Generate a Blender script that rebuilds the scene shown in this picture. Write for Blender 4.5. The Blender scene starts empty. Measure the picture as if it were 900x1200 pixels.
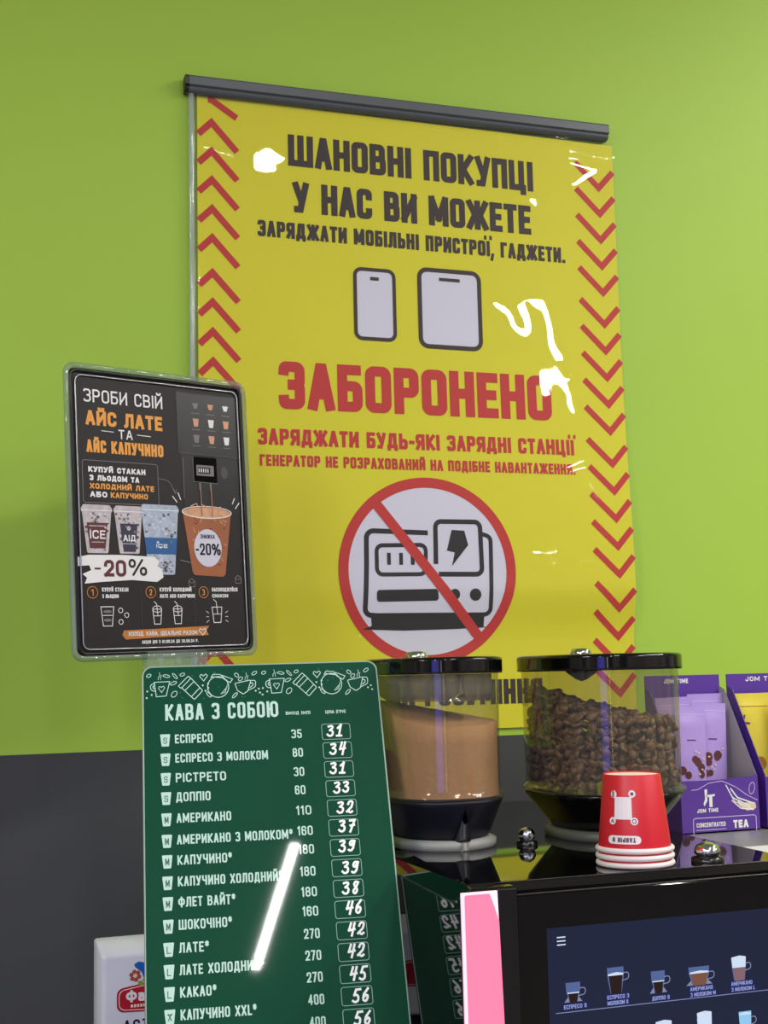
import bpy, bmesh, math, random
from mathutils import Vector, Matrix, Quaternion, noise
random.seed(7)
SC = bpy.context.scene
COL = SC.collection
PI = math.pi

# ------------------------------------------------------------------ camera, world, lamps, exposure
cd = bpy.data.cameras.new('camera')
cam = bpy.data.objects.new('camera', cd)
COL.objects.link(cam)
fw = Vector((0.327838, 0.937097, 0.119884)); rt = Vector((0.944551, -0.327622, -0.02207)); up = Vector((-0.018594, -0.120472, 0.992543))
M = Matrix((rt, up, -fw)).transposed().to_4x4()
M.translation = (0, 0, 1.6)
cam.matrix_world = M
cd.sensor_fit = 'VERTICAL'; cd.sensor_height = 36; cd.lens = 36 * 1556.25 / 1200
cd.clip_start = 0.02
SC.camera = cam
SC.view_settings.view_transform = 'Standard'
SC.view_settings.look = 'None'
SC.view_settings.gamma = 1
SC.view_settings.exposure = 0.5
try: SC.view_settings.use_curve_mapping = False
except Exception: pass

W = bpy.data.worlds.new('store_surroundings'); SC.world = W
W.use_nodes = True
wn, wl = W.node_tree.nodes, W.node_tree.links
bg = wn['Background']
tc = wn.new('ShaderNodeTexCoord'); nz = wn.new('ShaderNodeTexNoise'); nz.inputs['Scale'].default_value = 3.2
nz.inputs['Detail'].default_value = 2.0
rp = wn.new('ShaderNodeValToRGB')
rp.color_ramp.elements[0].position = .38; rp.color_ramp.elements[0].color = (.10, .10, .13, 1)
rp.color_ramp.elements[1].position = .62; rp.color_ramp.elements[1].color = (.62, .54, .46, 1)
wl.new(tc.outputs['Generated'], nz.inputs['Vector']); wl.new(nz.outputs['Fac'], rp.inputs['Fac'])
wl.new(rp.outputs['Color'], bg.inputs['Color'])
bg.inputs['Strength'].default_value = 0.62

def tube_lamp(a, b, width, radiance, color=(1, .97, .93), normal=(0, 0, -1), name='tube_lamp'):
    a, b, n = Vector(a), Vector(b), Vector(normal).normalized()
    L = (b - a).length
    l = bpy.data.lights.new(name, 'AREA'); l.shape = 'RECTANGLE'; l.size = L; l.size_y = width
    l.energy = radiance * PI * L * width; l.color = color
    o = bpy.data.objects.new(name, l); COL.objects.link(o)
    x = (b - a).normalized(); n = (n - x * n.dot(x)).normalized(); z = -n; y = z.cross(x)
    m = Matrix((x, y, z)).transposed().to_4x4(); m.translation = (a + b) / 2
    o.matrix_world = m
    return o
CZ = 3.0
TR = 170
tube_lamp((.275, -1.09, CZ), (.107, -1.71, CZ), .024, TR)                   # seen mirrored in the menu board
tube_lamp((2.10, -1.25, CZ), (2.66, -2.05, CZ), .05, 120)                     # seen mirrored in the poster sleeve
tube_lamp((.60, -.12, CZ), (.88, -.20, CZ), .05, TR)
tube_lamp((4.04, -5.98, CZ), (4.36, -5.44, CZ), .05, TR)
tube_lamp((5.22, -7.8, CZ), (5.5, -7.7, CZ), .05, TR)
tube_lamp((5.6, -8.3, CZ), (5.85, -8.15, CZ), .05, TR)
tube_lamp((.575, -1.70, CZ), (.59, -1.76, CZ), .02, TR)
for x, y in ((-1.5, -.3), (-1.1, -1.9), (-2.7, -1.1), (-1.9, -3.4), (1.9, .45), (3.3, -.3)):
    tube_lamp((x + .16, y + .6, CZ), (x - .16, y - .6, CZ), .035, TR)
tube_lamp((-.95, -1.6, .8), (-.95, -1.6, 1.95), .75, 2.8, (.12, .11, 1), (.45, .9, 0), 'blue_led_lamp')
tube_lamp((-.30, -1.75, .8), (-.30, -1.75, 1.95), .05, 4, (1, .95, 1), (.4, .9, 0), 'door_edge_lamp')

# ------------------------------------------------------------------ materials
def lin(c):
    return tuple(((v / 255) / 12.92 if v / 255 <= .04045 else ((v / 255 + .055) / 1.055) ** 2.4) for v in c) + (1,)
def mat(name, rgb, rough=.5, metal=0, spec=.5, var=0, scale=20, emit=None, es=1, coat=0, bump=0, bscale=60):
    m = bpy.data.materials.new(name); m.use_nodes = True
    n, l = m.node_tree.nodes, m.node_tree.links
    p = n['Principled BSDF']
    c = lin(rgb)
    p.inputs['Base Color'].default_value = c
    p.inputs['Roughness'].default_value = rough
    p.inputs['Metallic'].default_value = metal
    p.inputs['Specular IOR Level'].default_value = spec
    if coat: p.inputs['Coat Weight'].default_value = coat; p.inputs['Coat Roughness'].default_value = .03
    if var:
        t = n.new('ShaderNodeTexCoord'); z = n.new('ShaderNodeTexNoise'); z.inputs['Scale'].default_value = scale; z.inputs['Detail'].default_value = 5
        r = n.new('ShaderNodeMapRange'); r.inputs['To Min'].default_value = 1 - var; r.inputs['To Max'].default_value = 1 + var
        x = n.new('ShaderNodeVectorMath'); x.operation = 'SCALE'; x.inputs[0].default_value = c[:3]
        l.new(t.outputs['Object'], z.inputs['Vector']); l.new(z.outputs['Fac'], r.inputs['Value']); l.new(r.outputs['Result'], x.inputs['Scale'])
        l.new(x.outputs['Vector'], p.inputs['Base Color'])
    if bump:
        t = n.new('ShaderNodeTexCoord'); z = n.new('ShaderNodeTexNoise'); z.inputs['Scale'].default_value = bscale; z.inputs['Detail'].default_value = 4
        b = n.new('ShaderNodeBump'); b.inputs['Strength'].default_value = bump; b.inputs['Distance'].default_value = .002
        l.new(t.outputs['Object'], z.inputs['Vector']); l.new(z.outputs['Fac'], b.inputs['Height']); l.new(b.outputs['Normal'], p.inputs['Normal'])
    if emit:
        p.inputs['Emission Color'].default_value = lin(emit); p.inputs['Emission Strength'].default_value = es
    return m
def clear(name, tint=(1, 1, 1), ior=1.45, rough=.02, haze=0, hazecol=(.8, .8, .8), refl=1.0):
    m = bpy.data.materials.new(name); m.use_nodes = True
    n, l = m.node_tree.nodes, m.node_tree.links
    n.remove(n['Principled BSDF'])
    out = n['Material Output']
    t = n.new('ShaderNodeBsdfTransparent'); t.inputs['Color'].default_value = tuple(tint) + (1,)
    g = n.new('ShaderNodeBsdfGlossy'); g.inputs['Roughness'].default_value = rough
    f = n.new('ShaderNodeFresnel'); f.inputs['IOR'].default_value = ior
    mx = n.new('ShaderNodeMixShader')
    src = t.outputs[0]
    if haze:
        d = n.new('ShaderNodeBsdfDiffuse'); d.inputs['Color'].default_value = tuple(hazecol) + (1,)
        h = n.new('ShaderNodeMixShader'); h.inputs['Fac'].default_value = haze
        l.new(t.outputs[0], h.inputs[1]); l.new(d.outputs[0], h.inputs[2]); src = h.outputs[0]
    k = n.new('ShaderNodeMath'); k.operation = 'MULTIPLY'; k.inputs[1].default_value = refl
    ge = n.new('ShaderNodeNewGeometry'); fb = n.new('ShaderNodeMath'); fb.operation = 'SUBTRACT'; fb.inputs[0].default_value = 1
    l.new(ge.outputs['Backfacing'], fb.inputs[1]); kk = n.new('ShaderNodeMath'); kk.operation = 'MULTIPLY'
    l.new(f.outputs[0], k.inputs[0]); l.new(k.outputs[0], kk.inputs[0]); l.new(fb.outputs[0], kk.inputs[1]); l.new(kk.outputs[0], mx.inputs['Fac'])
    l.new(src, mx.inputs[1]); l.new(g.outputs[0], mx.inputs[2]); l.new(mx.outputs[0], out.inputs['Surface'])
    return m
def glow(name, rgb, s):
    return mat(name, (4, 4, 6), .1, emit=rgb, es=s, spec=.3)

G = dict(
    lime=mat('lime_paint', (162, 198, 70), .55, spec=.3, var=.03, scale=3, bump=.05),
    grey=mat('grey_paint', (66, 68, 68), .5, spec=.3, var=.06, scale=4),
    floor=mat('floor_tiles', (150, 146, 140), .35, var=.1), ceil=mat('ceiling_paint', (190, 190, 186), .8),
    counter=mat('counter_laminate', (60, 56, 52), .35, var=.1),
    yellow=mat('yellow_print', (214, 208, 24), .55, spec=.25, var=.03, scale=6),
    red=mat('red_print', (190, 44, 38), .55, spec=.25), brown=mat('dark_print', (50, 36, 31), .55, spec=.25),
    black_ink=mat('black_ink', (24, 22, 22), .55, spec=.25), white_ink=mat('white_print', (210, 210, 222), .55, spec=.25),
    bar=mat('grey_plastic_rail', (86, 90, 94), .38, spec=.4, var=.08, scale=30),
    endcap=mat('dark_end_cap', (24, 26, 27), .4),
    film=clear('clear_film', ior=1.4, rough=.012, haze=.03, hazecol=(.8, .82, .82)),  # haze puts the ceiling's pale reflection into the film's colour
    cover=clear('clear_cover', ior=1.45, rough=.01),
    fold=clear('sleeve_fold', (.85, .88, .86), 1.5, .06, haze=.3, hazecol=(.75, .78, .76), refl=1.6),
    charcoal=mat('charcoal_print', (38, 35, 34), .5, spec=.3, var=.12, scale=25),
    acrylic=clear('clear_acrylic', (.86, .92, .88), 1.5, .02, haze=.16, hazecol=(.7, .74, .72)),
    acrylic_edge=clear('acrylic_edge', (.72, .78, .74), 1.5, .04, haze=.16, hazecol=(.6, .66, .62), refl=2.2),
    silver=mat('silver_edge', (190, 192, 190), .25, .7),
    orange=mat('orange_print', (236, 160, 62), .5), orange_d=mat('orange_brush', (196, 124, 48), .5, var=.2, scale=60),
    white=mat('white_lettering', (236, 236, 232), .5), grey_l=mat('grey_line_print', (120, 116, 112), .5), grey_d=mat('dim_grey_print', (70, 67, 65), .5),
    ice=mat('ice_print', (196, 186, 188), .5, var=.45, scale=160), ice_b=mat('clear_ice_print', (172, 184, 200), .5, var=.5, scale=150),
    maroon=mat('maroon_print', (92, 32, 36), .5), navy_p=mat('navy_print', (44, 42, 70), .5), blue_p=mat('blue_print', (30, 92, 150), .5, var=.2, scale=90),
    latte=mat('iced_coffee_print', (160, 92, 52), .5, var=.22, scale=55), foam=mat('foam_print', (214, 160, 120), .5, var=.4, scale=170),
    coffee_stream=mat('coffee_stream_print', (168, 118, 90), .5),
    green=mat('green_board', (0, 70, 47), .45, spec=.1, var=.06, scale=9, coat=.38), mint=mat('mint_print', (190, 226, 210), .5, spec=.1, coat=.5), mint_d=mat('dim_mint_print', (150, 190, 172), .5, spec=.1, coat=.5),
    board_edge=mat('board_edge', (150, 176, 158), .4), marker=mat('white_marker', (246, 248, 246), .5), icon_ink=mat('icon_letter', (30, 84, 66), .5),
    gloss=mat('black_gloss', (9, 9, 11), .04, spec=.5), gloss2=mat('black_gloss_side', (5, 6, 6), .03, spec=.38), satin=mat('black_satin', (16, 16, 18), .3),
    top=mat('black_mirror_top', (8, 8, 10), .035, spec=.5), metal_rim=mat('dark_metal_rim', (70, 68, 66), .3, .8),
    pink=mat('pink_light_panel', (200, 90, 110), .3, emit=(255, 112, 146), es=.75), white_glow=mat('white_light_edge', (220, 210, 214), .3, emit=(244, 186, 204), es=.55),
    screen=glow('screen_background', (40, 48, 78), .42), s_line=glow('screen_line', (150, 160, 210), 0.52), s_white=glow('screen_white', (214, 228, 250), 0.67),
    s_text=glow('screen_text', (170, 178, 235), 0.59), s_coffee=glow('screen_coffee', (44, 28, 26), 0.59), s_brown=glow('screen_milk_coffee', (140, 92, 74), 0.55), s_glass=glow('screen_glass', (96, 118, 176), 0.52), s_pale=glow('screen_saucer', (150, 156, 190), 0.52), s_latte=glow('screen_latte', (150, 112, 122), 0.55),
    s_cyan=glow('screen_cyan_cup', (150, 205, 245), 0.67), s_textbg=glow('screen_caption_band', (28, 46, 116), 0.52),
    navy=mat('navy_plastic', (10, 11, 26), .48, spec=.5), blackp=mat('black_plastic', (10, 10, 11), .18, spec=.5), lid=mat('black_lid_plastic', (9, 9, 9), .05, spec=.5),
    ringm=mat('pale_grey_rubber', (150, 152, 148), .5), ringd=mat('olive_grey_rubber', (92, 96, 86), .5),
    chrome=mat('chrome', (220, 222, 224), .08, 1),
    smoke=clear('smoky_plastic', (.80, .78, .68), 1.5, .03, haze=.07, hazecol=(.45, .45, .40)),
    bean_p=clear('bean_hopper_plastic', (.76, .74, .63), 1.5, .03, haze=.07, hazecol=(.42, .42, .36)),
    frost=clear('frosted_collar', (.6, .59, .5), 1.45, .1, haze=.5, hazecol=(.42, .40, .34)),
    powder=mat('cocoa_powder', (190, 144, 102), .9, var=.12, scale=40, bump=.5, bscale=150),
    bean=mat('roasted_coffee', (124, 96, 76), .36, var=.35, scale=70, spec=.5),
    cup=mat('red_paper', (208, 22, 42), .42, var=.04, scale=40), cup_rim=mat('white_paper_rim', (240, 226, 222), .55), cup_base=mat('cup_inner_base', (246, 226, 206), .6), cup_print=mat('cup_white_print', (246, 236, 236), .5), cup_ink=mat('cup_grey_print', (110, 84, 84), .5),
    purple=mat('purple_card', (88, 50, 150), .45, var=.04, scale=30), purple_d=mat('deep_purple_edge', (52, 26, 96), .5), cardin=mat('grey_card_inside', (178, 172, 168), .8, var=.05, scale=30), lilac=mat('lilac_print', (214, 196, 240), .5),
    lav=mat('lavender_sachet', (176, 150, 216), .3, var=.08, scale=40, bump=.3, bscale=60), yel=mat('yellow_sachet', (222, 204, 70), .3, var=.1, scale=40, bump=.3, bscale=60),
    berry=mat('berry_print', (92, 46, 44), .4, var=.5, scale=120), cream=mat('cream_print', (230, 206, 170), .5), plum=mat('plum_print', (84, 46, 90), .5), amber=mat('amber_print', (168, 110, 30), .5, var=.4, scale=140),
    cooler=mat('grey_steel', (170, 170, 166), .35, .5), cooler_b=mat('cooler_body', (60, 60, 62), .4), label_w=mat('white_sticker', (236, 236, 238), .5),
    pack=mat('white_wrap', (226, 228, 236), .3, var=.03, scale=12, bump=.12, bscale=40), p_red=mat('logo_red', (180, 16, 34), .45), p_blue=mat('logo_blue', (24, 92, 176), .45, var=.3, scale=200), p_org=mat('logo_rust', (166, 76, 50), .5), p_green=mat('logo_green', (140, 160, 30), .5, var=.5, scale=300),
    wood=mat('dark_wood', (30, 28, 27), .4, var=.2),
)

# ------------------------------------------------------------------ mesh building
class MB:
    def __init__(s): s.v = []; s.f = []; s.m = []; s.mats = []; s.sm = []
    def mi(s, m):
        if m not in s.mats: s.mats.append(m)
        return s.mats.index(m)
    def add(s, vs, fs, m, smooth=False):
        b = len(s.v); s.v += [Vector(v) for v in vs]; k = s.mi(m)
        for f in fs: s.f.append([b + i for i in f]); s.m.append(k); s.sm.append(smooth)
    def hexa(s, c, m):   # 8 corners: bottom ring 0-3, top ring 4-7
        s.add(c, [(0, 3, 2, 1), (4, 5, 6, 7), (0, 1, 5, 4), (1, 2, 6, 5), (2, 3, 7, 6), (3, 0, 4, 7)], m)
    def box(s, a, b, m):
        x0, y0, z0 = a; x1, y1, z1 = b
        s.hexa([(x0, y0, z0), (x1, y0, z0), (x1, y1, z0), (x0, y1, z0), (x0, y0, z1), (x1, y0, z1), (x1, y1, z1), (x0, y1, z1)], m)
    def loft(s, rings, m, closed=True, cap0=False, cap1=False, smooth=True):
        n = len(rings[0]); vs = [p for r in rings for p in r]; fs = []
        for i in range(len(rings) - 1):
            for j in range(n if closed else n - 1):
                k = (j + 1) % n
                fs.append((i * n + j, i * n + k, (i + 1) * n + k, (i + 1) * n + j))
        s.add(vs, fs, m, smooth)
        if cap0: s.add(rings[0], [tuple(reversed(range(n)))], m)
        if cap1: s.add(rings[-1], [tuple(range(n))], m)
    def tube(s, pts, r, m, n=8, closed=False, caps=True):
        pts = [Vector(p) for p in pts]; rings = []
        N = len(pts); ref = None
        for i, p in enumerate(pts):
            a = pts[(i - 1) % N] if (closed or i) else p; b = pts[(i + 1) % N] if (closed or i < N - 1) else p
            t = (b - a).normalized()
            if ref is None: ref = t.orthogonal().normalized()
            x = (ref - t * ref.dot(t)).normalized(); ref = x; y = t.cross(x)
            rr = r[i] if isinstance(r, (list, tuple)) else r
            rings.append([p + (x * math.cos(2 * PI * k / n) + y * math.sin(2 * PI * k / n)) * rr for k in range(n)])
        if closed: rings.append(rings[0])
        s.loft(rings, m, cap0=caps and not closed, cap1=caps and not closed)
    def lathe(s, c, prof, m, n=48, cap0=False, cap1=False):
        c = Vector(c)
        s.loft([[c + Vector((r * math.cos(2 * PI * k / n), r * math.sin(2 * PI * k / n), z)) for k in range(n)] for r, z in prof], m, cap0=cap0, cap1=cap1)
    def build(s, name, parent=None, org=None):
        me = bpy.data.meshes.new(name)
        o3 = Vector(org) if org is not None else Vector((0, 0, 0))
        if parent is not None:
            r = parent
            while r.parent: r = r.parent
            o3 = Vector(r.get('_o', (0, 0, 0)))
        me.from_pydata([v - o3 for v in s.v], [], s.f)
        for m in s.mats: me.materials.append(m)
        me.polygons.foreach_set('material_index', s.m); me.polygons.foreach_set('use_smooth', s.sm)
        me.update()
        o = bpy.data.objects.new(name, me); COL.objects.link(o)
        if parent is not None: o.parent = parent
        else: o.location = o3; o['_o'] = tuple(o3)
        return o
def tag(o, label, cat, group=None, kind=None):
    o['label'] = label; o['category'] = cat
    if group: o['group'] = group
    if kind: o['kind'] = kind
    return o
def thing(name, loc, label, cat, group=None):
    o = bpy.data.objects.new(name, None); COL.objects.link(o); o.location = loc; o['_o'] = tuple(loc)
    o.empty_display_size = .05
    return tag(o, label, cat, group)
def bevel(o, w, seg=2):
    b = o.modifiers.new('bevel', 'BEVEL'); b.width = w; b.segments = seg; b.limit_method = 'ANGLE'; b.angle_limit = .6
    return o

class Plane:   # flat sheet in space: u to the right, v down (mm), d towards the viewer (mm)
    def __init__(s, o, ex, ed, en): s.o, s.ex, s.ed, s.en = Vector(o), Vector(ex), Vector(ed), Vector(en)
    def __call__(s, u, v, d=0): return s.o + (s.ex * u + s.ed * v + s.en * d) * .001

def fillet(pts, closed, R):
    out = []; n = len(pts)
    for i, p in enumerate(pts):
        r = (p[2] if len(p) > 2 else 0) * R
        P = Vector(p[:2])
        if r <= 0 or (not closed and i in (0, n - 1)): out.append(P); continue
        A, B = Vector(pts[i - 1][:2]), Vector(pts[(i + 1) % n][:2])
        a, b = A - P, B - P; la, lb = a.length, b.length
        if la < 1e-6 or lb < 1e-6: out.append(P); continue
        a /= la; b /= lb
        ang = a.angle(b)
        if ang > PI - .05: out.append(P); continue
        t = min(r / math.tan(ang / 2), la * .5 if (len(pts[i - 1]) > 2) else la * .98, lb * .5 if (len(pts[(i + 1) % n]) > 2) else lb * .98)
        r = t * math.tan(ang / 2)
        c = P + (a + b).normalized() * (r / math.sin(ang / 2))
        s, e = P + a * t - c, P + b * t - c
        th = math.atan2(s.x * e.y - s.y * e.x, s.dot(e)); K = 6
        for k in range(K + 1):
            q = th * k / K
            out.append(c + Vector((s.x * math.cos(q) - s.y * math.sin(q), s.x * math.sin(q) + s.y * math.cos(q))))
    return out
def ribbon(mb, P, pts, w, m, d=.3, closed=False, R=1e9, cap=True, seg=9.0, Rfix=None):
    """flat stroke of width w along a 2-D path on the sheet P"""
    q = fillet(pts, closed, R if Rfix is None else Rfix)
    if not closed:
        for i in range(1, len(q) - 1):
            a, b = q[i] - q[i - 1], q[i + 1] - q[i]
            if a.length > 1e-6 and b.length > 1e-6 and a.angle(b) > 1.95:
                ribbon(mb, P, q[:i + 1], w, m, d, False, R, cap, seg, 0); ribbon(mb, P, q[i:], w, m, d + .04, False, R, cap, seg, 0); return
    r = [q[0]]
    for p in q[1:]:
        if (p - r[-1]).length > 1e-5: r.append(p)
    if closed and (r[0] - r[-1]).length < 1e-5: r.pop()
    q = r; n = len(q)
    if n < 2: return
    if cap and not closed:
        q[0] = q[0] + (q[0] - q[1]).normalized() * w / 2; q[-1] = q[-1] + (q[-1] - q[-2]).normalized() * w / 2
    L, Rr = [], []
    for i in range(n):
        A = q[i - 1] if (closed or i) else None; B = q[(i + 1) % n] if (closed or i < n - 1) else None
        da = (q[i] - A).normalized() if A is not None else None; db = (B - q[i]).normalized() if B is not None else None
        if da is None: da = db
        if db is None: db = da
        nr = Vector((-da.y, da.x)) + Vector((-db.y, db.x))
        if nr.length < 1e-4: nr = Vector((-da.y, da.x))
        nr.normalize(); k = min(1 / max(nr.dot(Vector((-da.y, da.x))), .3), 2.2)
        L.append(q[i] + nr * w / 2 * k); Rr.append(q[i] - nr * w / 2 * k)
    vs, fs = [], []
    for i in range(n if closed else n - 1):
        j = (i + 1) % n
        ns = max(1, int((q[j] - q[i]).length / seg))
        b = len(vs)
        for k in range(ns + 1):
            t = k / ns; a, c = L[i].lerp(L[j], t), Rr[i].lerp(Rr[j], t)
            vs += [P(a.x, a.y, d + .03 * (i + t) / n), P(c.x, c.y, d + .03 * (i + t) / n)]
        for k in range(ns): fs.append((b + 2 * k, b + 2 * k + 2, b + 2 * k + 3, b + 2 * k + 1))
    mb.add(vs, fs, m)
def poly(mb, P, pts, m, d=.3, R=1e9, seg=None):
    q = fillet(pts, True, R)
    if seg:
        r = []
        for i, p in enumerate(q):
            e = q[(i + 1) % len(q)]; n = max(1, int((e - p).length / seg))
            r += [p.lerp(e, k / n) for k in range(n)]
        q = r
    mb.add([P(p.x, p.y, d) for p in q], [tuple(range(len(q)))], m)
def polyc(mb, P, pts, m, d, R=0, size=9.0):
    """filled outline laid on a curved sheet: triangulated and subdivided before it is bent"""
    q = fillet(pts, True, R) if R else [Vector(p[:2]) for p in pts]
    bm = bmesh.new(); f = bm.faces.new([bm.verts.new((p.x, p.y, 0)) for p in q])
    bmesh.ops.triangulate(bm, faces=bm.faces[:])
    for _ in range(5):
        e = [e for e in bm.edges if e.calc_length() > size]
        if not e: break
        bmesh.ops.subdivide_edges(bm, edges=e, cuts=1, use_grid_fill=False); bmesh.ops.triangulate(bm, faces=bm.faces[:])
    bm.verts.index_update()
    mb.add([P(v.co.x, v.co.y, d) for v in bm.verts], [[v.index for v in f.verts] for f in bm.faces], m); bm.free()
def rrect(u0, v0, u1, v1, r): return [(u0, v0, r), (u1, v0, r), (u1, v1, r), (u0, v1, r)]
def frect(mb, P, u0, v0, u1, v1, m, d=.3, r=0):
    poly(mb, P, rrect(u0, v0, u1, v1, r), m, d, 1)
def disc(mb, P, u, v, r, m, d=.3, ry=None, n=28, rot=0):
    ry = ry or r; c, s = math.cos(rot), math.sin(rot)
    pts = [(r * math.cos(2 * PI * k / n), ry * math.sin(2 * PI * k / n)) for k in range(n)]
    mb.add([P(u + x * c - y * s, v + x * s + y * c, d) for x, y in pts], [tuple(range(n))], m)
def ring(mb, P, u, v, r, w, m, d=.3, ry=None, n=40, rot=0):
    ry = ry or r; c, s = math.cos(rot), math.sin(rot)
    pts = [(r * math.cos(2 * PI * k / n), ry * math.sin(2 * PI * k / n)) for k in range(n)]
    ribbon(mb, P, [(u + x * c - y * s, v + x * s + y * c) for x, y in pts], w, m, d, True)

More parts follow.
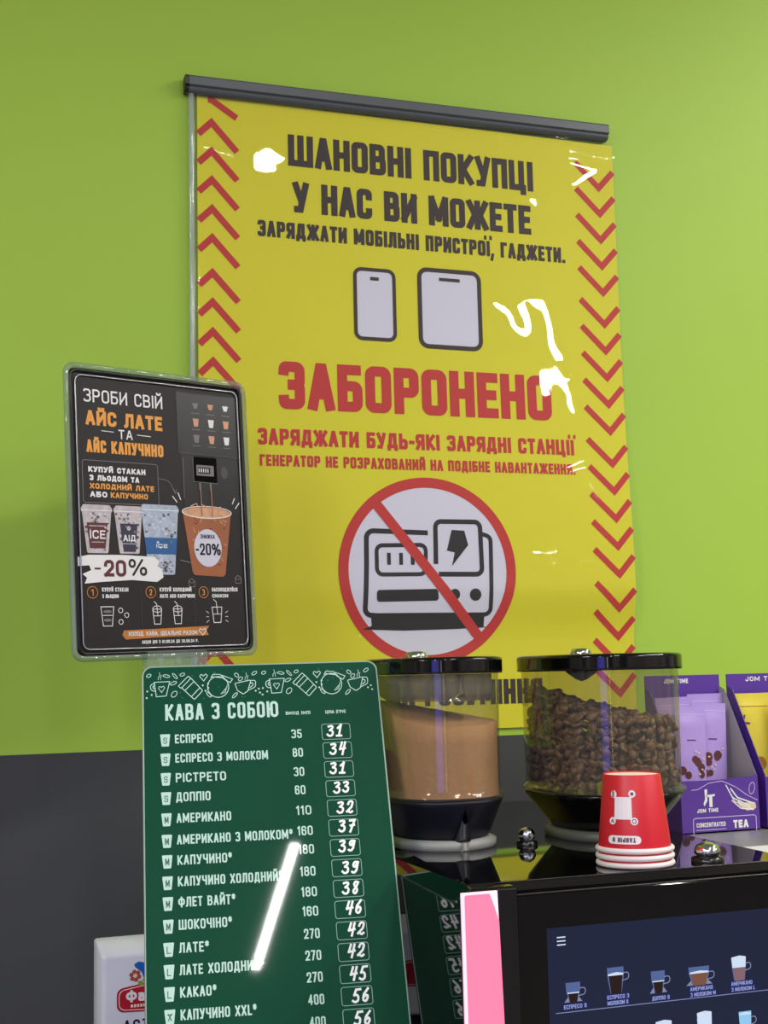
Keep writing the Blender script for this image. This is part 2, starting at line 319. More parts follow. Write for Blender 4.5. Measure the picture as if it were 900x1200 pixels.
# ------------------------------------------------------------------ stroke alphabet (x right 0..1, y down 0..1, third value rounds a corner)
Rr = .5
GL = {
 'А': (1, [[(0, 1), (.44, 0), (.56, 0), (1, 1)], [(.2, .7), (.8, .7)]]),
 'Б': (.95, [[(.92, 0), (0, 0), (0, 1), (1, 1, Rr), (1, .44, Rr), (0, .44)]]),
 'В': (1, [[(0, .48), (0, 0), (.93, 0, Rr), (.93, .48, Rr), (0, .48)], [(0, .48), (1, .48, Rr), (1, 1, Rr), (0, 1), (0, .48)]]),
 'Г': (.85, [[(1, 0), (0, 0), (0, 1)]]),
 'Д': (1.15, [[(0, 1.14), (0, .93), (1, .93), (1, 1.14)], [(.12, .93), (.28, 0), (.84, 0), (.84, .93)]]),
 'Е': (.85, [[(1, 0), (0, 0), (0, 1), (1, 1)], [(0, .49), (.86, .49)]]),
 'Є': (.95, [[(1, .26), (1, 0, Rr), (0, 0, Rr), (0, 1, Rr), (1, 1, Rr), (1, .74)], [(0, .49), (.8, .49)]]),
 'Ж': (1.45, [[(.5, 0), (.5, 1)], [(0, 0), (.34, .5), (0, 1)], [(1, 0), (.66, .5), (1, 1)], [(.34, .5), (.66, .5)]]),
 'З': (.95, [[(-.02, .1), (0, 0, .3), (1, 0, Rr), (1, .48, Rr), (.55, .48)], [(.55, .48), (1, .48, Rr), (1, 1, Rr), (0, 1, .3), (-.02, .9)]]),
 'И': (1.02, [[(0, 0), (0, 1)], [(1, 0), (1, 1)], [(0, .93), (1, .07)]]),
 'Й': (1.02, [[(0, 0), (0, 1)], [(1, 0), (1, 1)], [(0, .93), (1, .07)], [(.22, -.3), (.22, -.2, .3), (.78, -.2, .3), (.78, -.3)]]),
 'І': (0, [[(.5, 0), (.5, 1)]]),
 'Ї': (0, [[(.5, 0), (.5, 1)], 'DOTS']),
 'К': (1, [[(0, 0), (0, 1)], [(1, 0), (.22, .5), (1, 1)], [(0, .5), (.22, .5)]]),
 'Л': (1.02, [[(-.06, 1), (.14, .97, .2), (.24, 0), (1, 0), (1, 1)]]),
 'М': (1.3, [[(0, 1), (0, 0)], [(1, 1), (1, 0)], [(.03, 0), (.5, .8)], [(.97, 0), (.5, .8)]]),
 'Н': (1, [[(0, 0), (0, 1)], [(1, 0), (1, 1)], [(0, .49), (1, .49)]]),
 'О': (1, ['C', [(0, 0, Rr), (1, 0, Rr), (1, 1, Rr), (0, 1, Rr)]]),
 'П': (1, [[(0, 1), (0, 0), (1, 0), (1, 1)]]),
 'Р': (.97, [[(0, 1), (0, 0), (1, 0, Rr), (1, .54, Rr), (0, .54)]]),
 'С': (.97, [[(1, .2), (1, 0, Rr), (0, 0, Rr), (0, 1, Rr), (1, 1, Rr), (1, .8)]]),
 'Т': (.9, [[(0, 0), (1, 0)], [(.5, 0), (.5, 1)]]),
 'У': (1, [[(0, 0), (.53, .64)], [(1, 0), (.45, 1), (.12, 1)]]),
 'Ф': (1.3, [[(.5, -.05), (.5, 1.05)], 'C', [(0, .15, Rr), (1, .15, Rr), (1, .8, Rr), (0, .8, Rr)]]),
 'Х': (1, [[(0, 0), (1, 1)], [(1, 0), (0, 1)]]),
 'Ц': (1.12, [[(0, 0), (0, 1), (1, 1), (1, 1.18)], [(.86, 0), (.86, 1)]]),
 'Ч': (.98, [[(0, 0), (0, .54, .6), (1, .54)], [(1, 0), (1, 1)]]),
 'Ш': (1.5, [[(0, 0), (0, 1), (1, 1), (1, 0)], [(.5, 0), (.5, 1)]]),
 'Ь': (.95, [[(0, 0), (0, 1), (1, 1, Rr), (1, .44, Rr), (0, .44)]]),
 'Ю': (1.45, [[(0, 0), (0, 1)], [(0, .49), (.38, .49)], 'C', [(.38, 0, Rr), (1, 0, Rr), (1, 1, Rr), (.38, 1, Rr)]]),
 'Я': (1, [[(1, 1), (1, 0), (0, 0, Rr), (0, .53, Rr), (1, .53)], [(.5, .53), (0, 1)]]),
 'J': (.85, [[(1, 0), (1, 1, Rr), (0, 1, Rr), (0, .7)]]), 'N': (1.05, [[(0, 1), (0, 0), (1, 1), (1, 0)]]),
 'S': (.95, [[(1, .24), (1, 0, Rr), (0, 0, Rr), (0, .49, Rr), (1, .49, Rr), (1, 1, Rr), (0, 1, Rr), (0, .76)]]),
 'L': (.82, [[(0, 0), (0, 1), (1, 1)]]), 'R': (1, [[(0, 1), (0, 0), (1, 0, Rr), (1, .54, Rr), (0, .54)], [(.5, .54), (1, 1)]]),
 'D': (1, [[(0, 0), (1, 0, Rr), (1, 1, Rr), (0, 1), (0, 0)]]),
 'а': (.8, [[(.05, .3), (1, .3, .4), (1, 1)], 'C', [(0, .6, .3), (1, .6, .1), (1, 1, .1), (0, 1, .3)]]),
 '1': (.55, [[(0, .16), (.8, 0), (.8, 1)]]),
 '2': (.95, [[(0, .26), (0, 0, Rr), (1, 0, Rr), (1, .44, .3), (0, 1), (1, 1)]]),
 '4': (1, [[(.76, 1), (.76, 0), (0, .72), (1, .72)]]),
 '5': (.95, [[(.95, 0), (.06, 0), (.03, .42), (1, .42, Rr), (1, 1, Rr), (0, 1, Rr), (0, .78)]]),
 '6': (.95, [[(1, .22), (1, 0, Rr), (0, 0, Rr), (0, 1, Rr), (1, 1, Rr), (1, .44, Rr), (0, .44)]]),
 '7': (.9, [[(0, 0), (1, 0), (.36, 1)]]),
 '8': (.97, ['C', [(.04, 0, Rr), (.96, 0, Rr), (.96, .47, Rr), (.04, .47, Rr)], 'C', [(0, .47, Rr), (1, .47, Rr), (1, 1, Rr), (0, 1, Rr)]]),
 '9': (.95, [[(0, .78), (0, 1, Rr), (1, 1, Rr), (1, 0, Rr), (0, 0, Rr), (0, .56, Rr), (1, .56)]]),
 '%': (1.7, [[(.78, 0), (.22, 1)], 'C', [(0, 0, Rr), (.32, 0, Rr), (.32, .46, Rr), (0, .46, Rr)], 'C', [(.68, .54, Rr), (1, .54, Rr), (1, 1, Rr), (.68, 1, Rr)]]),
 '-': (.6, [[(0, .56), (1, .56)]]), '.': (0, ['DOT']), ',': (0, ['COMMA']), '!': (0, [[(.5, 0), (.5, .68)], 'DOT']),
 '*': (.7, [[(.5, -.05), (.5, .42)], [(0, .06), (1, .3)], [(1, .06), (0, .3)]]), '(': (.35, [[(1, -.1), (0, .2, .5), (0, .8, .5), (1, 1.1)]]), ')': (.35, [[(0, -.1), (1, .2, .5), (1, .8, .5), (0, 1.1)]]),
 ' ': (.55, []),
}
for a, b in zip('AETOMIC0XBHP3', 'АЕТОМІСОХВНРЗ'): GL[a] = GL[b]
HAND = {
 '3': (.9, [[(0, .08), (.55, 0, .5), (.8, .18, .5), (.35, .44)], [(.35, .44), (.95, .5, .5), (.85, .95, .5), (.3, 1.02, .5), (0, .85)]]),
 '1': (.85, [[(.1, .28), (.6, 0), (.5, 1)], [(.1, 1), (.95, 1)]]),
 '4': (.9, [[(.25, 0), (.05, .58), (.95, .5)], [(.85, .0), (.62, 1.02)]]),
 '2': (.95, [[(.1, .25), (.25, 0, .5), (.95, 0, .5), (.8, .5, .5), (.05, .9), (.25, .82, .3), (.7, 1.05, .4), (1, .9)]]),
 '7': (.95, [[(.1, .05), (.95, .02), (.4, 1.05)], [(.3, .5), (.95, .46)]]),
 '9': (.85, [[(.85, .15), (.4, -.03, .5), (.05, .3, .5), (.35, .55, .5), (.9, .1), (.8, .75, .5), (.4, 1.05, .4), (.05, .9)]]),
 '8': (.85, [[(.85, .1), (.35, -.02, .5), (.1, .25, .5), (.9, .72, .5), (.5, 1.05, .5), (.05, .8, .5), (.6, .45), (.85, .1)]]),
 '6': (.85, [[(.7, .0), (.1, .45, .5), (.05, .95, .5), (.6, 1.08, .5), (.9, .7, .5), (.55, .48, .5), (.1, .7)]]),
 '5': (.9, [[(.98, 0), (.3, .02), (.12, .45), (.75, .4, .5), (.85, .9, .5), (.4, 1.05, .5), (0, .92)]]),
}
def text(mb, P, s, u0, u1, v0, v1, t, m, d=.35, gap=.2, slant=0, rnd=.8, font=None, u_is_scale=None, flip=False):
    """letter s between u0..u1 and v0 (cap top) .. v1 (baseline) with stroke width t"""
    F = font or GL; h = v1 - v0
    S = 0; nI = 0
    for i, ch in enumerate(s):
        w = F[ch][0]
        if w == 0: nI += 1
        S += w + (gap if i < len(s) - 1 else 0)
    k = (u1 - u0 - nI * t) / S if u1 is not None else u_is_scale
    x = u0
    for ch in s:
        wr, st = F[ch]; w = wr * k if wr else t
        closed = False
        iw, ih = max(w - t, 0), h - t
        def mp(p):
            X = x + t / 2 + p[0] * iw if wr else x + t / 2
            Y = v0 + t / 2 + p[1] * ih
            X += slant * (v1 - Y)
            if flip: X, Y = u0 + (u1 or 0) - X, v0 + v1 - Y
            return (X, Y) + ((p[2],) if len(p) > 2 else ())
        for e in st:
            if e == 'C': closed = True; continue
            if e == 'DOTS':
                for sx in (-1, 1): ribbon(mb, P, [(x + t / 2 + sx * t * .85, v0 - t * 1.15), (x + t / 2 + sx * t * .85, v0 - t * .75)], t * .8, m, d)
                continue
            if e == 'DOT': ribbon(mb, P, [mp((.5, 1)), (mp((.5, 1))[0], mp((.5, 1))[1] + .01)], t, m, d); continue
            if e == 'COMMA': ribbon(mb, P, [(x + t / 2, v1 - t / 2), (x + t * .2, v1 + t * .8)], t * .9, m, d); continue
            dj = d + .05 * st.index(e)
            ribbon(mb, P, [mp(p) for p in e], t, m, dj, closed, R=min(iw, ih) * (.9 if font else rnd))
            closed = False
        x += w + gap * k
def lettering(parent, P, s, u0, u1, v0, v1, t, m, name='lettering', **k):
    mb = MB(); text(mb, P, s, u0, u1, v0, v1, t, m, **k)
    return mb.build(name, parent)

# ------------------------------------------------------------------ the setting
WY = 1.605
def struct(name, mb):
    o = mb.build(name); o['kind'] = 'structure'; return o
mb = MB(); BZ = 1.5151
mb.add([(-6, WY, 0), (8, WY, 0), (8, WY, BZ), (-6, WY, BZ), (-6, WY, 3.05), (8, WY, 3.05)], [(0, 1, 2, 3)], G['grey'])
mb.add([(-6, WY, BZ), (8, WY, BZ), (8, WY, 3.05), (-6, WY, 3.05)], [(0, 1, 2, 3)], G['lime'])
struct('wall_back', mb)
mb = MB(); mb.add([(-6, -12, 0), (8, -12, 0), (8, WY, 0), (-6, WY, 0)], [(0, 1, 2, 3)], G['floor']); struct('floor', mb)
mb = MB(); mb.add([(-6, -12, 3.05), (-6, WY, 3.05), (8, WY, 3.05), (8, -12, 3.05)], [(0, 1, 2, 3)], G['ceil']); struct('ceiling', mb)

# out of the frame: what everything stands on
t = thing('counter', (.3, 1.1, 0), 'dark counter below the frame that carries the black coffee machine', 'counter')
mb = MB(); mb.box((-1.2, .72, .82), (1.8, 1.6, .86), G['counter']); mb.build('worktop', t)
mb = MB(); mb.box((-1.15, .78, 0), (1.75, 1.58, .82), G['wood']); mb.build('body', t)
RZ = 1.235
mb = MB(); mb.box((.186, .99, .86), (.366, 1.53, RZ), G['wood'])
bevel(tag(mb.build('pedestal', None, (.1, 1.3, .86)), 'dark block left of the coffee machine under the green menu board', 'pedestal'), .003)

# ------------------------------------------------------------------ yellow poster
PL = Plane((.3199, WY, 2.3359), (1, 0, 0), (0, 0, -1), (0, -1, 0))
def bulge(u, v):
    a = max(0, min(1, u / 594)); a = a * a * (3 - 2 * a)
    b = 12 * math.exp(-((v - 625) / (190 if v < 625 else 46)) ** 2) * (.3 + .7 * a)
    return 4 + b
def PS(u, v, d=0): return PL(u, v, bulge(u, v) + d)
PW, PH = 595.5, 811
post = thing('poster', (.617, WY, 1.52), 'large yellow Ukrainian notice in a clear sleeve on the green wall', 'poster')
mb = MB(); NU, NV = 90, 130
def grid(mb, fn, u0, u1, v0, v1, nu, nv, m):
    vs = [fn(u0 + (u1 - u0) * i / nu, v0 + (v1 - v0) * j / nv) for j in range(nv + 1) for i in range(nu + 1)]
    fs = [(j * (nu + 1) + i, (j + 1) * (nu + 1) + i, (j + 1) * (nu + 1) + i + 1, j * (nu + 1) + i + 1) for j in range(nv) for i in range(nu)]
    mb.add(vs, fs, m, True)
grid(mb, lambda u, v: PS(u, v), 0, PW, 0, PH, NU, NV, G['yellow'])
paper = mb.build('paper', post)
B, RD = G['brown'], G['red']
lettering(paper, PS, 'ШАНОВНІ ПОКУПЦІ', 119, 469.5, 38, 80.5, 8.6, B, gap=.11, rnd=.5)
lettering(paper, PS, 'У НАС ВИ МОЖЕТЕ', 124.5, 464, 101.5, 142.5, 8.6, B, gap=.11, rnd=.5)
lettering(paper, PS, 'ЗАРЯДЖАТИ МОБІЛЬНІ ПРИСТРОЇ, ГАДЖЕТИ.', 77.5, 514.5, 157, 178.5, 4.7, B, gap=.15, rnd=.5)
lettering(paper, PS, 'ЗАБОРОНЕНО', 103, 484, 340.5, 402.3, 13.4, RD, gap=.11, rnd=.5)
lettering(paper, PS, 'ЗАРЯДЖАТИ БУДЬ-ЯКІ ЗАРЯДНІ СТАНЦІЇ', 74.6, 514, 428, 449, 4.7, RD, gap=.15, rnd=.5)
lettering(paper, PS, 'ГЕНЕРАТОР НЕ РОЗРАХОВАНИЙ НА ПОДІБНЕ НАВАНТАЖЕННЯ.', 76.4, 514, 461.5, 476, 3.2, RD, gap=.17, rnd=.5)
lettering(paper, PS, 'ДЯКУЄМО ЗА РОЗУМІННЯ', 86, 456, 748, 780, 7.2, B, gap=.13, rnd=.5)
def gizmo(name, u0, u1, v0, v1, r, w, nl):
    mb = MB()
    polyc(mb, PS, rrect(u0, v0, u1, v1, r), G['white_ink'], .3, 1)
    ribbon(mb, PS, rrect(u0, v0, u1, v1, r), w, B, .5, True, Rfix=1)
    c = (u0 + u1) / 2
    ribbon(mb, PS, [(c - nl, v0 + 12), (c + nl, v0 + 12)], 4.6, B, .5, cap=False)
    mb.build(name, paper)
gizmo('phone_picture', 207, 261, 211, 304, 9, 5, 6)
gizmo('tablet_picture', 297, 383, 204.5, 309, 11, 6, 15)
mb = MB()
for g in (-2, -1, 0, 1, 2, 3):
    for k in range(5):
        v = 34.2 + g * 197.4 + k * 38 - 8 * 0
        p = [(1.5, v + 17), (18.6, v), (51.5, v + 36)]
        if v > -28 and v < PH - 30:
            if v < 3: p = [(14, 4), (18.6, 4), (51.5, v + 36)] if v + 36 > 4 else None
            if p: ribbon(mb, PS, p, 8.6, RD, .4, cap=False)
mb.build('chevron_border', paper); mb = MB()
for g in (-2, -1, 0, 1, 2, 3):
    for k in range(5):
        v = 102.6 + g * 197.4 + k * 38 - 38
        if v > 20 and v < PH - 4:
            ribbon(mb, PS, [(535.5, v - 34), (571.5, v), (594.5, v - 25)] if v > 40 else [(565, 12), (571.5, v), (594.5, v - 20)], 8.6, RD, .4, cap=False)
mb.build('chevron_border', paper)
# prohibition sign
CU, CV, K = 297, 607, .327
def ic(x, y, *r): return (CU + (x - 455) * K, CV + (y - 418) * K) + r
sign = MB()
ng = 14
vs = [PS(CU, CV, .3)]; fs = []
for j in range(1, ng + 1):
    for k in range(48): vs.append(PS(CU + 112 * j / ng * math.cos(2 * PI * k / 48), CV + 112 * j / ng * math.sin(2 * PI * k / 48), .3))
for k in range(48): fs.append((0, 1 + k, 1 + (k + 1) % 48))
for j in range(ng - 1):
    for k in range(48): fs.append((1 + j * 48 + k, 1 + (j + 1) * 48 + k, 1 + (j + 1) * 48 + (k + 1) % 48, 1 + j * 48 + (k + 1) % 48))
sign.add(vs, fs, G['white_ink'])
ring(sign, PS, CU, CV, 114.7, 13.4, RD, .5, n=96)
sign.build('warning_disc', paper)
mb = MB(); I = G['black_ink']
ribbon(mb, PS, [ic(445, 268), ic(200, 262, 30 * K), ic(198, 400), ic(190, 590, 26 * K), ic(225, 592)], 6.4, I, .6, Rfix=1)
ribbon(mb, PS, [ic(690, 272), ic(722, 282, 24 * K), ic(716, 585, 26 * K), ic(690, 592)], 5.6, I, .6, Rfix=1)
ribbon(mb, PS, [ic(210, 590), ic(700, 590)], 4.4, I, .6)
polyc(mb, PS, [ic(215, 592), ic(690, 592), ic(688, 640), ic(720, 642), ic(560, 648), ic(350, 652), ic(180, 646), ic(218, 632)], I, .7)
ribbon(mb, PS, [ic(240, 320, 24 * K), ic(445, 316, 24 * K), ic(440, 432, 24 * K), ic(240, 434, 24 * K)], 5.2, I, .6, True, Rfix=1)
for x in (290, 340, 388): ribbon(mb, PS, [ic(x, 356), ic(x, 388)], 5, I, .6)
polyc(mb, PS, [ic(238, 494, 4), ic(490, 490, 4), ic(495, 536, 4), ic(238, 540, 4)], I, .7, 1)
disc(mb, PS, *ic(562, 512), 7.2, I, .6); disc(mb, PS, *ic(650, 513), 8, I, .6)
ribbon(mb, PS, [ic(485, 382), ic(488, 222, 24 * K), ic(678, 222, 24 * K), ic(680, 432, 24 * K), ic(505, 432)], 6.2, I, .6, Rfix=1)
polyc(mb, PS, [ic(556, 255), ic(610, 258), ic(597, 308), ic(624, 316), ic(552, 400), ic(566, 345), ic(533, 338)], I, .7)
mb.build('power_station_picture', paper)
mb = MB(); ribbon(mb, PS, [ic(240, 152), ic(676, 690)], 13.4, RD, .9, cap=False); mb.build('slash', paper)
# rail
mb = MB()
prof = [(-21, 2), (-21, 15), (-18, 17.5), (-8, 17.5), (-6, 14), (-3, 14.5), (-1, 13), (1, 10), (1, 2)]
def rail(u0, u1, vv=0): return [[PL(u, a - (2.5 if u > 0 else 0), b) for a, b in prof] for u in (u0, u1)]
r0 = [PL(-14.5, a, b) for a, b in prof]; r1 = [PL(585, a - 5, b) for a, b in prof]
mb.loft([r0, r1], G['bar'], cap0=True, cap1=True, smooth=False)
rl = mb.build('top_rail', post)
mb = MB(); mb.loft([[PL(-17, a * .98, b * 1.03) for a, b in prof], [PL(-12, a * .98, b * 1.03) for a, b in prof]], G['endcap'], cap0=True, cap1=True, smooth=False); mb.build('end_cap', rl)
# clear sleeve with creases
RIDG = [([(500.7, 475.5), (540.1, 462.6), (569.8, 447.4), (583.8, 431.4)], .9, 6),
        ([(515.2, -10), (502.2, 1.4), (526.8, 17.4), (560.2, 21.2), (585, 21.5)], 1.4, 8),
        ([(-9, 68), (16, 72), (47, 80)], 1.6, 11), ([(-7.7, 244), (5.2, 252), (13.7, 275.6), (18.9, 310.4)], 1.2, 7),
        ([(507, 324.8), (511.9, 334.1), (522.4, 332.3)], .8, 5), ([(536, 495.7), (551.5, 501.2), (567.7, 491.4)], .7, 5)]
def segd(px, py, a, b):
    dx, dy = b[0] - a[0], b[1] - a[1]; t = max(0, min(1, ((px - a[0]) * dx + (py - a[1]) * dy) / (dx * dx + dy * dy)))
    return math.hypot(px - a[0] - t * dx, py - a[1] - t * dy)
def film(u, v):
    d = 4.0
    for pts, h, w in RIDG:
        xs = [p[0] for p in pts]; ys = [p[1] for p in pts]
        if u < min(xs) - 3 * w or u > max(xs) + 3 * w or v < min(ys) - 3 * w or v > max(ys) + 3 * w: continue
        q = min(segd(u, v, pts[i], pts[i + 1]) for i in range(len(pts) - 1))
        d += h * math.exp(-(q / w) ** 2)
    d += .9 * noise.noise(Vector((u / 95, v / 110, 3.1))) + .32 * noise.noise(Vector((u / 42, v / 46, 7.7)))
    uu = max(0, min(594, u))
    e = max(0, -u) / 12
    return PL(u, v, max(bulge(uu, v) * (1 - e * .6) + d, 2.0))
mb = MB(); grid(mb, film, -11, 596, -2, PH + 2, 230, 310, G['film']); mb.build('clear_sleeve', post)
mb = MB(); mb.tube([film(-8, v) for v in range(0, 812, 30)], .0042, G['fold'], 6); mb.build('sleeve_edge', post)

# ------------------------------------------------------------------ black promo sign in a clear stand
def Rz(a): return Matrix.Rotation(a, 3, 'Z')
def sheet_axes(a, b, c):
    Rx = Matrix(((1, 0, 0), (0, math.cos(b), math.sin(b)), (0, -math.sin(b), math.cos(b))))
    Ry = Matrix(((math.cos(c), 0, math.sin(c)), (0, 1, 0), (-math.sin(c), 0, math.cos(c))))
    R = Rz(a) @ Rx @ Ry
    return R @ Vector((1, 0, 0)), R @ Vector((0, 0, -1)), R @ Vector((0, -1, 0))
SO = Vector((.13725, 1.3911, 1.92694)); SP = Plane(SO, *sheet_axes(.37436, .03246, -.02356))
sx, sy = SP(112, 400)[0], 1.48
st = thing('promo_sign', (sx, sy, RZ), 'black iced coffee advert in a clear acrylic stand left of the yellow poster', 'sign')
mb = MB(); frect(mb, SP, 3, 3, 221, 303, G['charcoal'], 0, 6)
sheet = mb.build('printed_sheet', st)
mb = MB()
def slab(mb, P, pts, d0, d1, m, R=1):
    q = fillet(pts, True, R); n = len(q)
    mb.loft([[P(p.x, p.y, d) for p in q] for d in (d0, d1)], m, cap0=True, cap1=True, smooth=False)
q = fillet(rrect(0, 0, 223, 307, 9), True, 1); mb.tube([SP(p.x, p.y, 1) for p in q], .0034, G['acrylic_edge'], 10, True)
fr = mb.build('clear_frame', st)
mb = MB(); q = fillet(rrect(10, 9.5, 214, 298, 8), True, 1); mb.tube([SP(p.x, p.y, 1.5) for p in q], .0009, G['silver'], 6, True); mb.build('inner_bead', fr)
mb = MB(); q = fillet(rrect(4.5, 4.5, 218.5, 302.5, 8), True, 1); mb.tube([SP(p.x, p.y, 1.2) for p in q], .0022, G['satin'], 6, True); mb.build('dark_gasket', fr)
mb = MB(); q = fillet(rrect(1, 1, 222, 306, 9), True, 1); mb.add([SP(p.x, p.y, 4) for p in q], [tuple(range(len(q)))], G['cover']); mb.build('clear_cover', fr)
mb = MB(); slab(mb, SP, rrect(82, 302, 156, 322, 3), -6, 6, G['acrylic'])
for u in (96, 118, 140): slab(mb, SP, rrect(u - 3, 308, u + 3, 316, 1), 6, 9, G['acrylic'])
mb.build('clamp', st)
mb = MB(); mb.tube([SP(112, 318, -4), (sx, sy, RZ + .02), (sx, sy, RZ + .004)], .005, G['acrylic'], 12); mb.build('pole', st)
mb = MB(); mb.lathe((sx, sy, RZ), [(.04, 0), (.04, .004), (.03, .008), (.006, .012)], G['acrylic'], cap0=True, cap1=True); mb.build('base', st)
Wt, Or = G['white'], G['orange']
lettering(sheet, SP, 'ЗРОБИ СВІЙ', 20, 115.5, 23.5, 37.6, 1.9, Wt, gap=.22)
lettering(sheet, SP, 'АЙС ЛАТЕ', 21.5, 114.5, 46.5, 62.3, 3.6, Or, gap=.16)
lettering(sheet, SP, 'ТА', 60, 77, 64.8, 75, 1.5, Wt, gap=.3)
lettering(sheet, SP, 'АЙС КАПУЧИНО', 21.5, 114.5, 78, 91.5, 2.9, Or, gap=.16)
lettering(sheet, SP, 'КУПУЙ СТАКАН', 22.7, 91, 106.4, 112.4, 1.7, Wt)
lettering(sheet, SP, 'З ЛЬОДОМ ТА', 24, 83, 115.4, 121.4, 1.7, Wt)
lettering(sheet, SP, 'ХОЛОДНИЙ ЛАТЕ', 24, 101, 124.2, 130.2, 1.5, Or)
lettering(sheet, SP, 'АБО', 24, 44, 133, 139, 1.7, Wt)
lettering(sheet, SP, 'КАПУЧИНО', 48, 93, 133, 139, 1.5, Or)
mb = MB()
ribbon(mb, SP, [(40, 67.5), (54, 68)], .8, Wt); ribbon(mb, SP, [(83, 69), (99, 69.5)], .8, Wt)
ribbon(mb, SP, rrect(15.9, 100, 106.5, 145, 3), .7, G['grey_l'], .3, True, Rfix=1)
ribbon(mb, SP, [(107, 115, ), (120, 117, 8), (128, 130)], .6, G['grey_l'], Rfix=1); ribbon(mb, SP, [(125, 126), (128, 131), (129, 126)], .6, G['grey_l'])
mb.build('rule_lines', sheet)
# coffee machine drawn on the advert
mb = MB()
frect(mb, SP, 134, 16, 214, 86, G['satin'], .25, 2)
ribbon(mb, SP, [(134, 22), (134, 84, 3), (213, 86)], .8, G['grey_d'], .4, Rfix=1)
for r in range(3):
    for c in range(3):
        x, y = 158 + c * 20, 30 + r * 18.5
        poly(mb, SP, [(x - 4, y - 4), (x + 4, y - 4), (x + 2.6, y + 5), (x - 2.6, y + 5)] if r else [(x - 4, y - 3), (x + 4, y - 3), (x + 2, y + 3), (x - 2, y + 3)], G['foam'] if (r + c) % 2 else G['white'] if c else G['grey_l'], .5)
        ribbon(mb, SP, [(x - 5, y + 8.5), (x + 5, y + 8.5)], .7, G['grey_l'], .5)
frect(mb, SP, 139, 88, 214, 150, G['satin'], .25, 1)
ribbon(mb, SP, [(139, 90), (139, 135)], .6, G['grey_l'], .4)
frect(mb, SP, 152, 88, 183, 117, G['gloss'], .4, 2); ribbon(mb, SP, [(152, 89), (152, 116), (183, 117)], .6, G['grey_l'], .5)
frect(mb, SP, 156, 97, 179, 109, G['grey_l'], .5, 1); frect(mb, SP, 158, 99.5, 174, 106.5, G['black_ink'], .6)
for i in range(5): ribbon(mb, SP, [(159.5 + i * 2.9, 101.5), (159.5 + i * 2.9, 104.5)], 1.2, Wt, .7)
disc(mb, SP, 193, 104, 4.5, G['grey_d'], .5, 7)
for x in (160, 174): ribbon(mb, SP, [(x, 118), (x, 124)], 2.2, G['grey_l'], .5); ribbon(mb, SP, [(x, 124), (x + .5, 154)], 1.1, G['coffee_stream'], 1.1)
mb.build('machine_picture', sheet)
def cup_pic(name, x0, x1, y0, y1, tp, body, lidm, band, bandy, tw):
    mb = MB(); w = x1 - x0
    poly(mb, SP, [(x0 + 1, y0 + 6), (x1 - 1, y0 + 6), (x1 - tp, y1 - 2, 2), (x0 + tp, y1 - 2, 2)], body, .35, 1)
    poly(mb, SP, [(x0, y0 + 4, 2), (x0 + 3, y0, 2), (x1 - 3, y0, 2), (x1, y0 + 4, 2), (x1 - .5, y0 + 8, 1), (x0 + .5, y0 + 8, 1)], lidm, .45, 1)
    ribbon(mb, SP, [(x0 + .5, y0 + 6), (x1 - .5, y0 + 6)], .8, G['white'], .55)
    rc = random.Random(int(x0))
    for k in range(int(w * 1.6)):
        f = rc.random(); yy = y0 + 9 + (y1 - y0 - 14) * f; hw = w / 2 - tp * f - 3
        xx = (x0 + x1) / 2 + rc.uniform(-hw, hw); a = rc.uniform(0, PI); q = rc.uniform(1, 2.6)
        poly(mb, SP, [(xx + q * math.cos(a + b), yy + q * math.sin(a + b) * .8) for b in (0, 1.4, 2.9, 4.4)], (G['white_ink'], G['grey_l'], G['grey_d'])[k % 3], .46 + .002 * k)
    if band:
        a, b = bandy; f = lambda y: tp * (y - y0) / (y1 - y0)
        poly(mb, SP, [(x0 + f(a) + tw, a), (x1 - f(a) - tw, a), (x1 - f(b) - tw, b), (x0 + f(b) + tw, b)], band, .55)
    return mb
mb = cup_pic('', 12.5, 49, 147, 200, 6, G['ice'], G['ice'], G['maroon'], (166, 193), 4); text(mb, SP, 'ICE', 22, 40, 174, 183, 1.5, Wt, .75); ribbon(mb, SP, [(22, 169.5), (40, 169.5)], 1, G['ice'], .7); ribbon(mb, SP, [(24, 186.5), (38, 186.5)], .8, G['ice'], .7)
mb.build('ice_cup_picture', sheet)
mb = cup_pic('', 50.5, 86, 147, 200, 6, G['ice'], G['ice'], G['navy_p'], (166, 196), 5); text(mb, SP, 'АІД', 61, 76, 178, 185, 1.3, Wt, .75); disc(mb, SP, 68, 171, 2.4, G['ice'], .7); ribbon(mb, SP, [(60, 187.5), (76, 187.5)], .8, G['ice'], .7)
mb.build('ice_cup_picture', sheet)
mb = cup_pic('', 83, 131, 144, 222, 8, G['ice_b'], G['ice_b'], G['blue_p'], (180, 198), 0); frect(mb, SP, 97, 180, 119, 198, G['blue_p'], .6); text(mb, SP, 'ІСЕ', 101, 115, 187, 191, .8, Wt, .75)
mb.build('ice_cup_picture', sheet)
mb = MB()
poly(mb, SP, [(136, 151), (199, 152), (188, 222, 5), (146, 220, 5)], G['latte'], .4, 1)
disc(mb, SP, 167.5, 151, 32, G['foam'], .55, 6.5); ring(mb, SP, 167.5, 150, 32.4, .9, G['white'], .65, 6.5)
for x, y, a in ((152, 146, .4), (163, 147, -.3), (176, 149, .2), (186, 149, -.2)):
    c, s = math.cos(a) * 6, math.sin(a) * 6
    ribbon(mb, SP, [(x - c, y - s), (x + s, y - c), (x + c, y + s), (x - s, y + c)], .9, G['foam'], .75, True)
disc(mb, SP, 166.5, 190, 18, G['white_ink'], .85, 21, 40)
text(mb, SP, '-20%', 150.5, 183, 185, 198, 2.1, G['black_ink'], .95, gap=.18)
text(mb, SP, 'ЗНИЖКА', 157, 176, 175, 179.5, .8, G['black_ink'], .95)
rc = random.Random(5)
